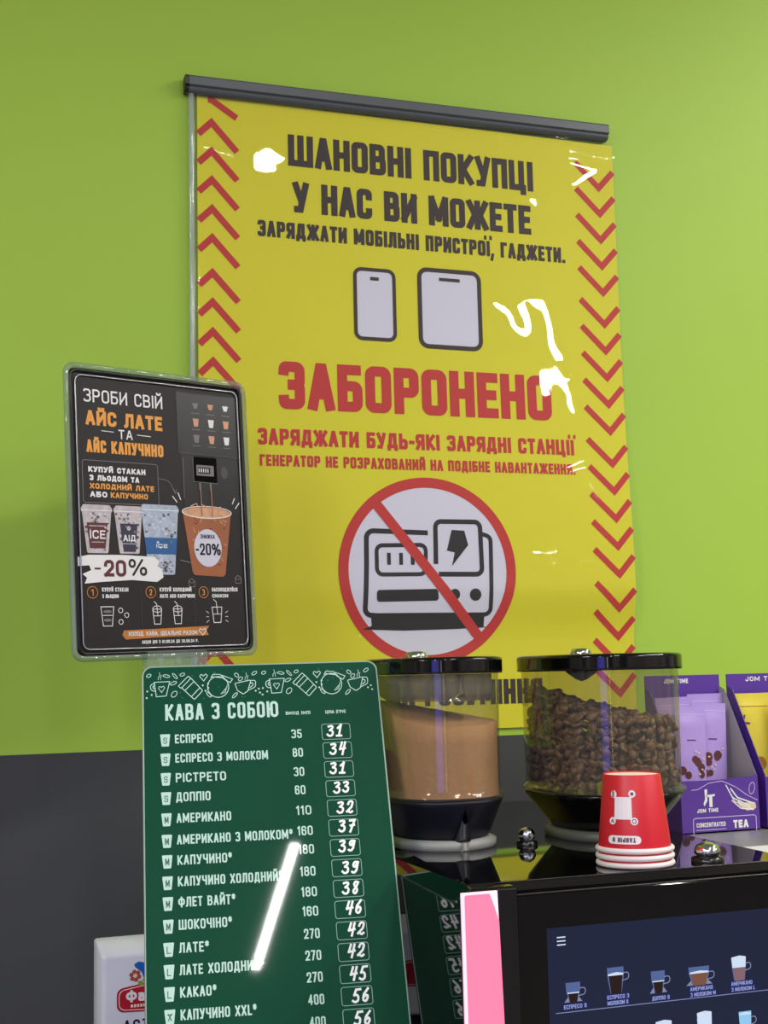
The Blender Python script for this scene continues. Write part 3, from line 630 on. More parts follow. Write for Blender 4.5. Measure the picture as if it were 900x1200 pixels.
for k in range(34):
    f = rc.random() ** 1.6; yy = 158 + 50 * f; xx = 167.5 + rc.uniform(-1, 1) * (27 - 8 * f); a = rc.uniform(0, PI); q = rc.uniform(1.2, 3)
    ribbon(mb, SP, [(xx - q * math.cos(a), yy - q * math.sin(a)), (xx, yy + q * .4), (xx + q * math.cos(a), yy + q * math.sin(a))], .8, (G['foam'], G['maroon'], G['latte'])[k % 3], .56 + .002 * k)
for x, y, e, f in ((129, 140, 124, 134), (134, 137, 131, 130), (202, 139, 205, 133), (206, 144, 211, 138)): ribbon(mb, SP, [(x, y), (e, f)], 1.1, Wt, .5)
mb.build('iced_latte_picture', sheet)
mb = MB()
poly(mb, SP, [(4, 203), (20, 200), (60, 199.5), (98, 201), (104, 206), (101, 211), (107, 214), (108, 223), (100, 228), (70, 226), (36, 228), (14, 230), (17, 224), (12, 220), (22, 216), (20, 211), (5, 212)], Wt, .85)
text(mb, SP, '-', 26, 33, 206, 221, 2, G['maroon'], 1.0); text(mb, SP, '20', 37, 63, 205, 222.5, 3.6, G['maroon'], 1.0, gap=.16); text(mb, SP, '%', 66, 88, 203.5, 221.5, 2.5, G['brown'], 1.0)
mb.build('discount_blot', sheet)
mb = MB()
for n, x, y, a, b, w in (('1', 23, 239, 'КУПУЙ СТАКАН', 'З ЛЬОДОМ', 31), ('2', 92, 239, 'КУПУЙ ХОЛОДНИЙ', 'ЛАТЕ АБО КАПУЧИНО', 40), ('3', 158.5, 239, 'НАСОЛОДЖУЙСЯ', 'СМАКОМ', 34)):
    ring(mb, SP, x, y, 6, .8, G['orange_d'], .4); text(mb, SP, n, x - 1.6, x + 1.6, y - 3.2, y + 3.2, .9, Or, .4)
    text(mb, SP, a, x + 11, x + 11 + w, y - 5, y - .8, .9, Wt, .4); text(mb, SP, b, x + 11, x + 11 + w * (.62 if n != '2' else 1.1), y + 2, y + 6, .9, Wt, .4)
for x in (80, 147): ribbon(mb, SP, [(x, 234), (x, 275)], .4, G['grey_d'], .35)
def mini(x, y, w, h, straw):
    ribbon(mb, SP, [(x - w, y - h), (x + w, y - h), (x + w * .7, y + h), (x - w * .7, y + h)], .8, G['white'], .4, True)
    ribbon(mb, SP, [(x - w * .7, y - h * .1), (x + w * .7, y - h * .1)], .7, G['white'], .4)
    if straw: ribbon(mb, SP, [(x - w * .6, y - h * 2), (x - w * .1, y - h * 1.7), (x + w * .1, y - h * .2)], .8, G['white'], .4)
mini(39.5, 264, 7.5, 10, 0); disc(mb, SP, 39.5, 259, 5, G['grey_l'], .4, 1.6); disc(mb, SP, 39.5, 268, 4.5, G['grey_l'], .4, 1.6)
for x, y in ((55, 258), (62, 263), (55, 270)): ring(mb, SP, x, y, 2.6, .7, Wt, .4, n=8)
mini(99, 265, 5.5, 8, 1); mini(124.5, 265, 5.5, 8, 1); ring(mb, SP, 99, 257, 5.5, .7, Wt, .4, 3.4); ring(mb, SP, 124.5, 257, 5.5, .7, Wt, .4, 3.4)
mini(175, 264, 6.5, 8.5, 1)
for s in (-1, 1):
    for k in (-1, 0, 1): ribbon(mb, SP, [(175 + s * 11, 266 + k * 4), (175 + s * 14, 266 + k * 6)], .6, Wt, .4)
poly(mb, SP, [(58, 279, 1), (100, 278), (164, 276), (160, 281), (163, 286), (100, 287), (60, 288.5), (56, 284)], G['orange_d'], .4, 1)
text(mb, SP, 'ХОЛОД. КАВА. ІДЕАЛЬНО РАЗОМ', 63, 148, 280.5, 285, .75, Wt, .6)
ribbon(mb, SP, [(155, 286), (150.5, 281), (152, 278.5, .8), (155, 280.5), (158, 278.5, .8), (159.5, 281)], .8, Wt, .6, True, Rfix=1)
text(mb, SP, 'АКЦІЯ ДІЄ З 01.08.24 ДО 30.09.24 Р.', 79, 149, 290, 293.4, .7, Wt, .5)
for x, y in ((144, 229), (205, 225)): ribbon(mb, SP, [(x - 4, y - 2), (x, y - 5), (x + 4, y - 2), (x + 3.5, y + 4), (x - 3.5, y + 4)], .8, G['grey_l'], .4, True); ribbon(mb, SP, [(x - 4, y - 2), (x, y), (x + 4, y - 2)], .7, G['grey_l'], .4)
ribbon(mb, SP, [(131, 204), (150, 207.5)], .9, G['grey_l'], .38)
mb.build('steps_picture', sheet)

# ------------------------------------------------------------------ green price board
BO = Vector((.18493, 1.17973, 1.60901)); BS = .208 / .225
BP = Plane(BO, *[a * BS for a in sheet_axes(-.150875, .370438, -.006315)])
bb = BP(112, 395)
bd = thing('menu_board', (bb.x, bb.y, RZ), 'green takeaway coffee price board with handwritten prices in front of the machine', 'menu board')
BH = (BO.z - RZ - .001) / -BP.ed.z * 1000
mb = MB(); slab(mb, BP, [(0, 0, 9), (225, 0, 9), (225, BH), (0, BH)], -1.6, 0, G['green'])
panel = mb.build('panel', bd)
mb = MB(); q = fillet([(0, 0, 9), (225, 0, 9), (225, BH), (0, BH)], True, 1); mb.tube([BP(p.x, p.y, -.6) for p in q], .0009, G['board_edge'], 6, True); mb.build('pale_edge', bd)
mb = MB(); a = BP(112, 120, -2); mb.hexa([BP(85, 110, -3), BP(140, 110, -3), BP(140, 110, -6), BP(85, 110, -6)][0:4] + [BP(85, 90, -3), BP(140, 90, -3), BP(140, 90, -6), BP(85, 90, -6)], G['satin'])
mb.tube([BP(112, 100, -6), (a.x, 1.26, RZ + .003)], .003, G['satin'], 8); mb.build('support_leg', bd)
MN, MD = G['mint'], G['mint_d']
lettering(panel, BP, 'КАВА З СОБОЮ', 20.3, 126.5, 38, 54, 2.6, MN, gap=.24)
lettering(panel, BP, 'ВИХІД (МЛ)', 133.5, 157, 49, 52.2, .65, MN)
lettering(panel, BP, 'ЦІНА (ГРН)', 171.5, 191, 49, 52.2, .65, MN)
rows = [76.4, 94.9, 113.4, 131.4, 150.9, 170.4, 188.7, 207.5, 225.5, 244.9, 264.3, 282.7, 301.0, 319.2]
ends = [63.5, 114.4, 74.7, 60, 78, 133, 77.2, 121.5, 78.7, 75, 54.3, 101, 59.6, 93]
names = ['ЕСПРЕСО', 'ЕСПРЕСО З МОЛОКОМ', 'РІСТРЕТО', 'ДОППІО', 'АМЕРИКАНО', 'АМЕРИКАНО З МОЛОКОМ*', 'КАПУЧИНО*', 'КАПУЧИНО ХОЛОДНИЙ*', 'ФЛЕТ ВАЙТ*', 'ШОКОЧІНО*', 'ЛАТЕ*', 'ЛАТЕ ХОЛОДНИЙ*', 'КАКАО*', 'КАПУЧИНО XXL*']
sizes = 'SSSSMMMMMMLLLX'
vols = ['35', '80', '30', '60', '110', '160', '180', '180', '180', '160', '270', '270', '270', '400', '400']
ny = [75.2, 93.5, 112, 129.4, 148.6, 167.5, 184.5, 204.4, 222.6, 239.6, 259, 277.5, 295.8, 314.3, 332.6]
prices = ['31', '34', '31', '33', '32', '37', '39', '39', '38', '46', '42', '42', '45', '56', '56']
pt = [62.8 + 18.42 * k for k in range(15)]
for i, nm in enumerate(names):
    lettering(panel, BP, nm, 28.8, ends[i], rows[i] - 8.6, rows[i], 1.45, MN, gap=.22)
    mb = MB(); v = rows[i]
    poly(mb, BP, [(15.2, v - 9.2, .8), (24.6, v - 9.2, .8), (23.2, v + 2.6, .8), (16.6, v + 2.6, .8)], MN, .3, 1)
    text(mb, BP, sizes[i], 18.2, 21.6, v - 6, v, .7, G['icon_ink'], .5)
    if sizes[i] == 'X': ribbon(mb, BP, [(18.2, v - 5), (21.6, v - 5)], .7, G['icon_ink'], .5)
    mb.build('size_icon', panel)
rnd = random.Random(3)
for i in range(15):
    v = ny[i] + .4
    lettering(panel, BP, vols[i], 137.6, 147.4 if len(vols[i]) == 2 else 151.6, v - 8.6, v, 1.35, MN, gap=.22)
    mb = MB(); p = pt[i]
    ribbon(mb, BP, rrect(166.8, p, 193.9, p + 15.2, 2.2), .55, MD, .3, True, Rfix=1); mb.build('price_box', panel)
    mb = MB(); x0 = 169.6 + rnd.uniform(0, 3.5) + (2.5 if 3 < i else 0); y0 = p + rnd.uniform(-.3, 1.0)
    a, b = prices[i]
    text(mb, BP, a, x0, x0 + 7.4, y0 + .4, y0 + 12.6, 2.0, G['marker'], .5, slant=.2, font=HAND)
    text(mb, BP, b, x0 + 8.6, x0 + 15.6, y0 + rnd.uniform(-.5, .6), y0 + 12.4 + rnd.uniform(-.6, .6), 2.0, G['marker'], .5, slant=.2, font=HAND)
    mb.build('handwritten_price', panel)
mb = MB(); w = .75
for o in (0, 109):
    r = lambda pts, c=False, R=1.0, ww=w: ribbon(mb, BP, [(p[0] + o,) + tuple(p[1:]) for p in pts], ww, MN, .3, c, Rfix=R)
    r([(10.5, 15.5), (25, 15.2), (21.5, 29.5), (12.3, 30)], True)
    r([(11, 17), (6.5, 17, 3), (7.5, 24, 3), (11.8, 24.5)]); r([(11, 19), (9, 19, 1.5), (9.5, 22, 1.5), (11.3, 22)])
    r([(17.3, 26), (14.3, 21.5, .5), (15.6, 19.5, .8), (17.3, 21), (19, 19.2, .8), (20.3, 21.3, .5)], True, 1, .6)
    r([(33, 20, .6), (42.5, 10.2, .6), (45, 12.4, .6), (35.6, 22.4, .6)], True); r([(36.3, 22), (47.8, 34, 1), (55.8, 25.3, 1), (45.2, 12.6)]); r([(39, 24.7), (48, 15.7)]); r([(45, 31), (53, 22.5)])
    ring(mb, BP, 70.5 + o, 22, 10, w, MN, .3, 10.5); r([(64, 12.5), (66, 9, 1), (73, 9.5, 2), (78, 15)]); r([(65, 11.5), (76, 13)]); r([(75, 10.5), (84.5, 14.5, .6), (82, 18), (76, 14)], False, .6); r([(79.5, 19), (77, 27.5, 1), (73, 29), (78.5, 23)], True)
    r([(86.5, 19, .8), (102, 15.8, .8), (98.5, 27, 2), (94, 30, 1), (88.5, 26, 2)], True); r([(102, 16.5), (106.5, 16, 2), (106, 23, 3), (99.5, 26)]); r([(101.5, 19), (104, 18.6, 1), (103.5, 21.5, 1), (100.8, 23.5)])
    r([(57, 15.5), (53.4, 11, .8), (54.6, 8.4, 1), (57, 10.5), (59.3, 8, 1), (60.7, 10.6, .8)], True, 1, .75)
    for x, y, a, l, k in ((5.5, 8.8, -.5, 2.2, 1.5), (22, 9.6, .2, 3.2, 1.3), (30, 9.8, .9, 3.4, 1.1), (37, 8.5, -.4, 2.3, 1.4), (28.5, 17, -.4, 3.2, 1.4), (29, 28, -.9, 3.4, 2.2), (61.5, 29.5, .9, 3.2, 1.2), (86, 31, -.8, 3.4, 1.2), (88.5, 10.5, .9, 2.3, 1.6), (92, 14.5, -.8, 2.4, 1.6), (105.5, 9, -.6, 2.8, 1.4)):
        if o == 0 or x < 108: ring(mb, BP, x + o, y, l, .65, MN, .3, k, 14, a)
    for x, y in ((4, 24.5), (8, 28), (3.4, 31), (56, 20), (61, 18.5), (61, 22.5), (58.5, 25.5), (106, 27), (109, 25), (110, 29)): 
        if x + o < 222: disc(mb, BP, x + o, y, .9, MN, .3, None, 10)
    for x, y in ((15.5, 9), (97.5, 11.5)): r([(x - 1.2, y + 4), (x - 1, y + 1.5), (x + .6, y), (x, y - 3)], False, 1, .5); r([(x + 1.2, y + 4), (x + 1, y + 2), (x + 2, y)], False, 1, .5)
    for k in range(26):
        disc(mb, BP, rnd.uniform(4, 108) + o * .98, rnd.uniform(6, 33), .3, MD, .28, None, 6)
mb.build('coffee_doodles', panel)

# ------------------------------------------------------------------ coffee machine
ZT = 1.443
cm = thing('coffee_machine', (.54, 1.2, .86), 'black glossy coffee machine with a touch screen and a glowing pink corner strip', 'coffee machine')
FY = .92
def sidex(y): return .372 + .07 * (y - .915)
mb = MB(); x0, x1 = sidex(.9172), sidex(1.48)
mb.hexa([(x0, .9172, .862), (.672, .9172, .862), (.692, 1.48, .862), (x1, 1.48, .862), (x0, .9172, ZT - .012), (.672, .9172, ZT - .012), (.692, 1.48, ZT - .012), (x1, 1.48, ZT - .012)], G['gloss2'])
mb.build('housing', cm)
mb = MB(); x0 = sidex(.92); x1 = sidex(1.485)
mb.hexa([(x0, .930, ZT - .012), (.674, .930, ZT - .012), (.694, 1.485, ZT - .012), (x1, 1.485, ZT - .012), (x0 + .012, .931, ZT), (.674, .931, ZT), (.694, 1.485, ZT), (x1 + .04, 1.485, ZT)], G['top'])
xa = sidex(.9172)
mb.hexa([(xa, .9172, ZT - .012), (.4165, .9172, ZT - .012), (.4165, .931, ZT - .012), (x0, .931, ZT - .012), (xa + .010, .918, ZT - .001), (.4165, .918, ZT - .001), (.4165, .931, ZT - .0005), (x0 + .012, .931, ZT - .0005)], G['top'])
bevel(mb.build('top_plate', cm), .0008, 2)
mb = MB(); mb.box((.4165, .9168, .95), (.668, .936, ZT - .0075), G['gloss']); gp = bevel(mb.build('glass_front', cm), .0015)
mb = MB(); mb.hexa([(.4015, .916, .95), (.4165, .914, .95), (.4165, .936, .95), (.4015, .936, .95), (.4015, .916, ZT - .002), (.4165, .914, ZT - .002), (.4165, .936, ZT - .002), (.4015, .936, ZT - .002)], G['satin']); bevel(mb.build('corner_post', cm), .001)
mb = MB(); mb.tube([(.4175, .9165, ZT - .0075), (.667, .9165, ZT - .0075)], .0007, G['metal_rim'], 6); mb.build('metal_trim', gp)
mb = MB(); mb.tube([(.407, .930, ZT), (.672, .930, ZT)], .0006, G['metal_rim'], 6); mb.tube([(x0, .93, ZT - .0118), (sidex(1.48), 1.48, ZT - .0118)], .0006, G['metal_rim'], 6); mb.build('edge_trim', cm)
# light strips at both front corners
def strip(sg, xo, xi):
    mb = MB(); zb = .96; zt = ZT - .003
    mb.hexa([(xo + .002 * sg, .915, zb), (xi + .012 * sg, .915, zb), (xi + .012 * sg, .9171, zb), (xo + .002 * sg, .9171, zb), (xo, .915, zt), (xi, .915, zt), (xi, .9171, zt), (xo, .9171, zt)], G['white_glow'])
    o = mb.build('light_strip', cm)
    mb = MB(); zz = zt - .0016
    ax, bx = xo + .0022 * sg, xi - .0004 * sg
    P = Plane((0, .9145, 0), (1, 0, 0), (0, 0, 1), (0, -1, 0))
    k = lambda f: bx + (.012 * f) * sg
    poly(mb, P, [(ax * 1000, zz * 1000, 1.5), ((bx - .006 * sg) * 1000, zz * 1000, 1), ((bx - .003 * sg) * 1000, (zz - .008) * 1000, 3), (k(.08) * 1000, (zz - .02) * 1000), (k(1) * 1000, zb * 1000 + 2), ((ax + .002 * sg) * 1000, zb * 1000 + 2)], G['pink'], 0, 1)
    mb.build('pink_panel', o)
strip(1, .3728, .4012)
# touch screen
SPN = Plane((0, .9168, 0), (1, 0, 0), (0, 0, -1), (0, -1, 0))
def sq(x, z): return (x * 1000, -z * 1000)
mb = MB(); frect(mb, SPN, 440.6, -1409.5, 660, -1280, G['screen'], .1); scr = mb.build('touch_screen', cm)
mb = MB()
for k in range(3): ribbon(mb, SPN, [(448.6, -1402.4 + k * 2.7), (455.6, -1402.4 + k * 2.7)], .9, G['s_white'], .3, cap=False)
mb.build('menu_icon', scr)
mb = MB(); ribbon(mb, SPN, [(446, -1348.6), (658, -1347.8)], .55, G['s_line'], .3); mb.build('divider_line', scr)
def glass(x, zt, zb, wt, wb, fill, fz, foam=None, handle=True, saucer=False, rim='s_glass'):
    mb = MB()
    poly(mb, SPN, [(x - wt, -zt), (x + wt, -zt), (x + wt * .96, -zt + (zt - zb) * .4), (x + wb, -zb), (x - wb, -zb), (x - wt * .96, -zt + (zt - zb) * .4)], G[rim], .3)
    if saucer: poly(mb, SPN, [(x - wt * 1.25, -zb), (x - wb, -zb - (zt - zb) * .35), (x + wb, -zb - (zt - zb) * .35), (x + wt * 1.25, -zb)], G['s_pale'], .25)
    f = (zt - fz) / (zt - zb); wf = wt + (wb - wt) * f
    poly(mb, SPN, [(x - wf * .92, -fz), (x + wf * .92, -fz), (x + wb * .92, -zb + .3), (x - wb * .92, -zb + .3)], G[fill], .45)
    if foam: poly(mb, SPN, [(x - wt, -fz - foam, .8), (x + wt * .1, -fz - foam - 1, .8), (x + wt, -fz - foam, .8), (x + wf, -fz + .4), (x - wf, -fz + .4)], G['s_white'], .5, 1)
    else: ribbon(mb, SPN, [(x - wf, -fz), (x + wf, -fz)], .8, G['s_white'], .5)
    if handle:
        ribbon(mb, SPN, [(x + wt * .95, -zt + 4.5), (x + wt + 4.2, -zt + 4.2, 2), (x + wt + 4, -zt + 9, 2.5), (x + wb, -zt + 10)], .7, G['s_pale'], .4, Rfix=1)
    mb.build('drink_icon', scr)
def cap_(lines, x0, x1, z):
    mb = MB()
    for i, (s, f) in enumerate(lines):
        zz = z - i * 4.2
        frect(mb, SPN, x0 - .8, -zz - .6, x0 + (x1 - x0) * f + .8, -zz + 3.4, G['s_textbg'], .5)
        text(mb, SPN, s, x0, x0 + (x1 - x0) * f, -zz, -zz + 2.9, .5, G['s_text'], .7)
    mb.build('caption', scr)
glass(460.3, 1369.4, 1355.5, 6, 3.2, 's_coffee', 1362, saucer=True); cap_([('ЕСПРЕСО S', 1)], 452.2, 470.8, 1353.8)
glass(496, 1377, 1358, 7, 4.6, 's_coffee', 1371.5, .9); cap_([('ЕСПРЕСО З', 1), ('МОЛОКОМ S', .95)], 488.2, 506.5, 1357.2)
glass(532, 1371, 1355, 6, 3.2, 's_coffee', 1363.5, saucer=True); cap_([('ДОППІО S', 1)], 526, 541, 1352.8)
glass(567.8, 1371, 1357.5, 9.2, 6, 's_brown', 1366.5, .6, saucer=True); cap_([('АМЕРИКАНО', .9), ('З МОЛОКОМ M', 1)], 559.3, 581.3, 1356.4)
glass(603.5, 1374.5, 1357.5, 6.6, 4.8, 's_latte', 1367.5, 7.5); cap_([('АМЕРИКАНО', .9), ('З МОЛОКОМ L', 1)], 595.7, 616.7, 1356.8)
glass(535, 1333, 1316, 7, 4.8, 's_brown', 1330, 4, False); glass(570.6, 1333, 1316, 6.5, 4.8, 's_latte', 1326, 11, False, rim='s_cyan')
glass(606.8, 1334, 1318, 5.6, 4.6, 's_cyan', 1332, .5, True, rim='s_cyan')

# chrome lock keys on the machine top
def key(x, y, r, label):
    t = thing('lock_key', (x, y, ZT), label, 'lock key', 'chrome keys on the machine top')
    mb = MB(); mb.lathe((x, y, ZT), [(r * 1.25, 0), (r * 1.25, .003), (r * .9, .0045)], G['blackp'], 24, True, True); mb.build('collar', t)
    mb = MB(); mb.lathe((x, y, ZT + .0045), [(r * .8, 0), (r, .002), (r, .005), (r * .8, .0085), (r * .4, .0105), (.0004, .011)], G['chrome'], 24, True, True); mb.build('chrome_cap', t)
key(.5195, 1.115, .0078, 'small chrome key knob between the two hoppers')
key(.603, .952, .0105, 'small chrome key knob to the right of the red cups')

# ------------------------------------------------------------------ hoppers
def ringpts(x0, x1, y0, y1, r, z, rb=None, n=9):
    rb = rb or r; pts = []
    for cx, cy, a0, rr in ((x1 - rb, y1 - rb, 0, rb), (x0 + rb, y1 - rb, PI / 2, rb), (x0 + r, y0 + r, PI, r), (x1 - r, y0 + r, 1.5 * PI, r)):
        for k in range(n): 
            a = a0 + PI / 2 * k / (n - 1); pts.append(Vector((cx + rr * math.cos(a), cy + rr * math.sin(a), z)))
    return pts
def hopper(label, x0, x1, y0, y1, r, basem, ringm, clearm, tab, ins, name='hopper'):
    t = thing(name, ((x0 + x1) / 2, (y0 + y1) / 2, ZT), label, 'hopper', 'hoppers on the coffee machine')
    def rp(e, z, f=0): return ringpts(x0 - e, x1 + e, y0 - e, y1 + e, max(.006, r - f), z)
    mb = MB(); mb.loft([rp(.0025 - ins, ZT), rp(.004 - ins, ZT + .002), rp(.004 - ins, ZT + .007), rp(-ins, ZT + .009)], ringm, cap0=True, cap1=True); mb.build('foot_ring', t)
    mb = MB(); mb.loft([rp(-.002 - ins, ZT + .009), rp(-ins, ZT + .012), rp(.0, 1.481), rp(.0012, 1.484), rp(.0012, 1.486), rp(-.003, 1.4865)], basem, cap0=True, cap1=True); mb.build('funnel_base', t)
    mb = MB(); mb.loft([rp(.003, 1.487), rp(.0035, 1.489), rp(.0005, 1.491), rp(0, 1.495), rp(.001, 1.598)], clearm); mb.build('clear_bin', t)
    if not tab:
        mb = MB(); mb.loft([rp(-.004, 1.597), rp(-.004, 1.580), rp(-.012, 1.573)], G['frost']); mb.build('inner_collar', t)
    mb = MB(); mb.loft([rp(.0035, 1.5975), rp(.004, 1.599), rp(.004, 1.5998), rp(.004, 1.6092), rp(.004, 1.610), rp(.003, 1.6118), rp(.0005, 1.6125)], G['lid'], cap0=True, cap1=True); ld = mb.build('lid', t)
    kx, ky = (x0 + x1) / 2 - .012, (y0 + y1) / 2 + .01
    mb = MB(); mb.lathe((kx, ky, 1.6125), [(.0105, 0), (.0105, .002), (.009, .0058), (.004, .0066)], G['chrome'], 24, True, True); mb.build('chrome_lock', ld)
    if tab: mb = MB(); mb.lathe((kx, ky, 1.5975), [(.016, 0), (.013, -.003), (.006, -.008), (.001, -.010)], G['lid'], 20); mb.build('lock_tab', ld)
    return t
H1 = (.402, .504, 1.095, 1.24); H2 = (.552, .676, 1.065, 1.225)
hopper('clear hopper of brown cocoa powder beside the green menu board', *H1, .05, G['navy'], G['ringm'], G['smoke'], False, .008)
hopper('clear hopper full of coffee beans behind the red paper cups', *H2, .055, G['blackp'], G['ringd'], G['bean_p'], True, .016)
# cocoa powder
def inside(x, y, x0, x1, y0, y1, r):
    dx = max(x0 + r - x, x - x1 + r, 0); dy = max(y0 + r - y, y - y1 + r, 0); return math.hypot(dx, dy) <= r
def heap(x0, x1, y0, y1, r, zb, hf, m, n=14):
    mb = MB(); b = ringpts(x0, x1, y0, y1, r, zb); c = Vector(((x0 + x1) / 2, (y0 + y1) / 2, 0))
    rings = [b]
    tops = []
    for k in range(n):
        f = 1 - k / n; tops.append([Vector((c.x + (p.x - c.x) * f, c.y + (p.y - c.y) * f, 0)) for p in b])
    for T in tops:
        for p in T: p.z = hf(p.x, p.y)
    mid = [[q.lerp(w, s) for q, w in zip(b, tops[0])] for s in (.25, .5, .75)]
    mb.loft([b] + mid + tops, m, cap0=True, cap1=True)
    return mb
def hp(x, y):
    s = (y - 1.097) / .14; u = (x - .404) / .098
    z = 1.5485 + .027 * max(0, min(1, s * 1.6)) * max(0, 1 - u * .75) + .004 * u * (1 - s) + .0016 * noise.noise(Vector((x * 70, y * 70, 1)))
    return z
o = heap(H1[0] + .0015, H1[1] - .0015, H1[2] + .0015, H1[3] - .0015, 0.0485, 1.4885, hp, G['powder']).build('cocoa_powder', None, (.453, 1.167, 1.488))
tag(o, 'brown cocoa powder heaped inside the left clear hopper', 'cocoa powder', kind='stuff')
# coffee beans
mb = MB(); rb = random.Random(11)
def hb(x, y):
    s = (y - 1.067) / .155; u = (x - .554) / .12
    return 1.556 - .006 * u + .030 * max(0, min(1, s * 1.5)) * max(0, 1 - u * 1.0)
bx0, bx1, by0, by1 = H2[0] + .0055, H2[1] - .0055, H2[2] + .0055, H2[3] - .0055
NB = 0
def bean(c, q, s):
    vs, fs = [], []; nr, ns = 7, 5
    for j in range(1, ns):
        th = PI * j / ns
        for k in range(nr * 2):
            ph = PI * k / nr
            x, y, z = math.sin(th) * math.cos(ph), math.cos(th), math.sin(th) * math.sin(ph)
            if z < 0: z *= .45
            if z < -.05 and abs(x) < .3: z *= .35
            vs.append(c + q @ Vector((x * .0042 * s, y * .0060 * s, z * .0036 * s)))
    M2 = nr * 2
    for j in range(ns - 2):
        for k in range(M2): fs.append((j * M2 + k, j * M2 + (k + 1) % M2, (j + 1) * M2 + (k + 1) % M2, (j + 1) * M2 + k))
    fs.append(tuple(reversed(range(M2)))); fs.append(tuple(range((ns - 2) * M2, (ns - 1) * M2)))
    mb.add(vs, fs, G['bean'], True)
step = .0069
z = 1.4945
while z < 1.59:
    x = bx0
    while x < bx1:
        y = by0
        while y < by1:
            p = Vector((x + rb.uniform(-.002, .002), y + rb.uniform(-.002, .002), z + rb.uniform(-.002, .002)))
            if inside(p.x, p.y, bx0, bx1, by0, by1, .05) and p.z < hb(p.x, p.y):
                shell = (not inside(p.x, p.y, bx0 + .012, bx1 - .012, by0 + .012, by1 - .012, .03)) or p.z > hb(p.x, p.y) - .011
                if shell:
                    q = Quaternion((rb.gauss(0, 1), rb.gauss(0, 1), rb.gauss(0, 1), rb.gauss(0, 1))).normalized()
                    bean(p, q, rb.uniform(.9, 1.15)); NB += 1
            y += step * 1.2
        x += step * 1.2
    z += step
tag(mb.build('coffee_beans', None, (.61, 1.14, 1.488)), 'roasted brown coffee beans filling the right clear hopper', 'coffee beans', kind='stuff')

# ------------------------------------------------------------------ stacked red paper cups, upside down
CX, CY = .5438, .9640
def cup(z, label, prints):
    t = thing('paper_cup', (CX, CY, z), label, 'paper cup', 'upturned red paper cups')
    H = .0605
    mb = MB(); mb.lathe((CX, CY, z), [(.0289, .003), (.0229, H), (.0227, H + .0003), (.0226, H), (.0225, H - .0015), (.0286, .003)], G['cup'], 64); w = mb.build('sleeve_wall', t)
    mb = MB(); mb.lathe((CX, CY, z), [(.0226, H - .0008), (.0005, H - .0008)], G['cup_base'], 48); mb.build('recessed_base', t)
    mb = MB(); pts = [(CX + .0292 * math.cos(2 * PI * k / 64), CY + .0292 * math.sin(2 * PI * k / 64), z + .0024) for k in range(64)]
    mb.tube(pts, .0022, G['cup_rim'], 10, True); mb.build('rolled_rim', t)
    if prints:
        # angle phi about the axis, 0 = towards the camera side; a in mm along the wall, b in mm up from the rim
        ph0 = math.atan2(0 - CY, 0 - CX)
        def C(u, v, d=0):
            hgt = .0605 - v * .001; f = (hgt - .003) / .0575
            r = .0289 + (.0229 - .0289) * f + .0002 + d * .0001
            a = ph0 + u * .001 / .0262
            return Vector((CX + r * math.cos(a), CY + r * math.sin(a), z + hgt))
        mb = MB()
        for i in range(4):
            for j in range(4): frect(mb, C, -15.5 + i * 3.6, 16.5 + j * 4.3, -11.9 + i * 3.6, 20.8 + j * 4.3, G['cup_print'], 1)
        for u, v in ((-16.5, 14.5), (-.5, 14), (-17, 35), (.5, 35)):
            disc(mb, C, u, v, 2.9, G['cup_print'], 2, None, 20); 
        disc(mb, C, -.5, 14, 1.4, G['cup_ink'], 4, None, 10); ribbon(mb, C, [(-17, 12.8), (-17, 16.2)], 1.5, G['cup_ink'], 4); ring(mb, C, .5, 35, 1.5, .6, G['cup_ink'], 4, None, 14)
        ribbon(mb, C, [(-18, 36), (-17, 34), (-16, 36)], .8, G['cup_ink'], 4)
        for i in range(6): frect(mb, C, -17.5 + i * 3.2, 46, -14.3 + i * 3.2, 52.5, G['cup_print'], 1)
        disc(mb, C, -17.5, 49.25, 3.2, G['cup_print'], 1, None, 16); disc(mb, C, 1.7, 49.25, 3.2, G['cup_print'], 1, None, 16)
        text(mb, C, 'TASPIR S', -16.5, 1, 47.4, 51, .9, G['cup_ink'], 4, flip=True)
        mb.build('white_print', w)
cup(ZT, 'lowest red paper cup of the upturned stack, only its white rim showing', False)
cup(ZT + .0056, 'middle red paper cup of the upturned stack, white rim showing', False)
cup(ZT + .0112, 'topmost upturned red paper cup with a white printed square', True)

# ------------------------------------------------------------------ cooler unit and tea boxes on the right
t = thing('milk_cooler', (.92, 1.35, .86), 'grey unit right of the coffee machine that carries the purple tea boxes', 'milk cooler')
mb = MB(); mb.box((.703, 1.12, .86), (1.25, 1.56, 1.408), G['cooler_b']); mb.build('body', t)
mb = MB(); mb.box((.701, 1.115, 1.408), (1.252, 1.565, 1.4155), G['cooler']); tp = bevel(mb.build('steel_top', t), .002)
mb = MB(); mb.box((.79, 1.135, 1.4155), (.90, 1.185, 1.416), G['label_w']); mb.build('white_sticker', tp)

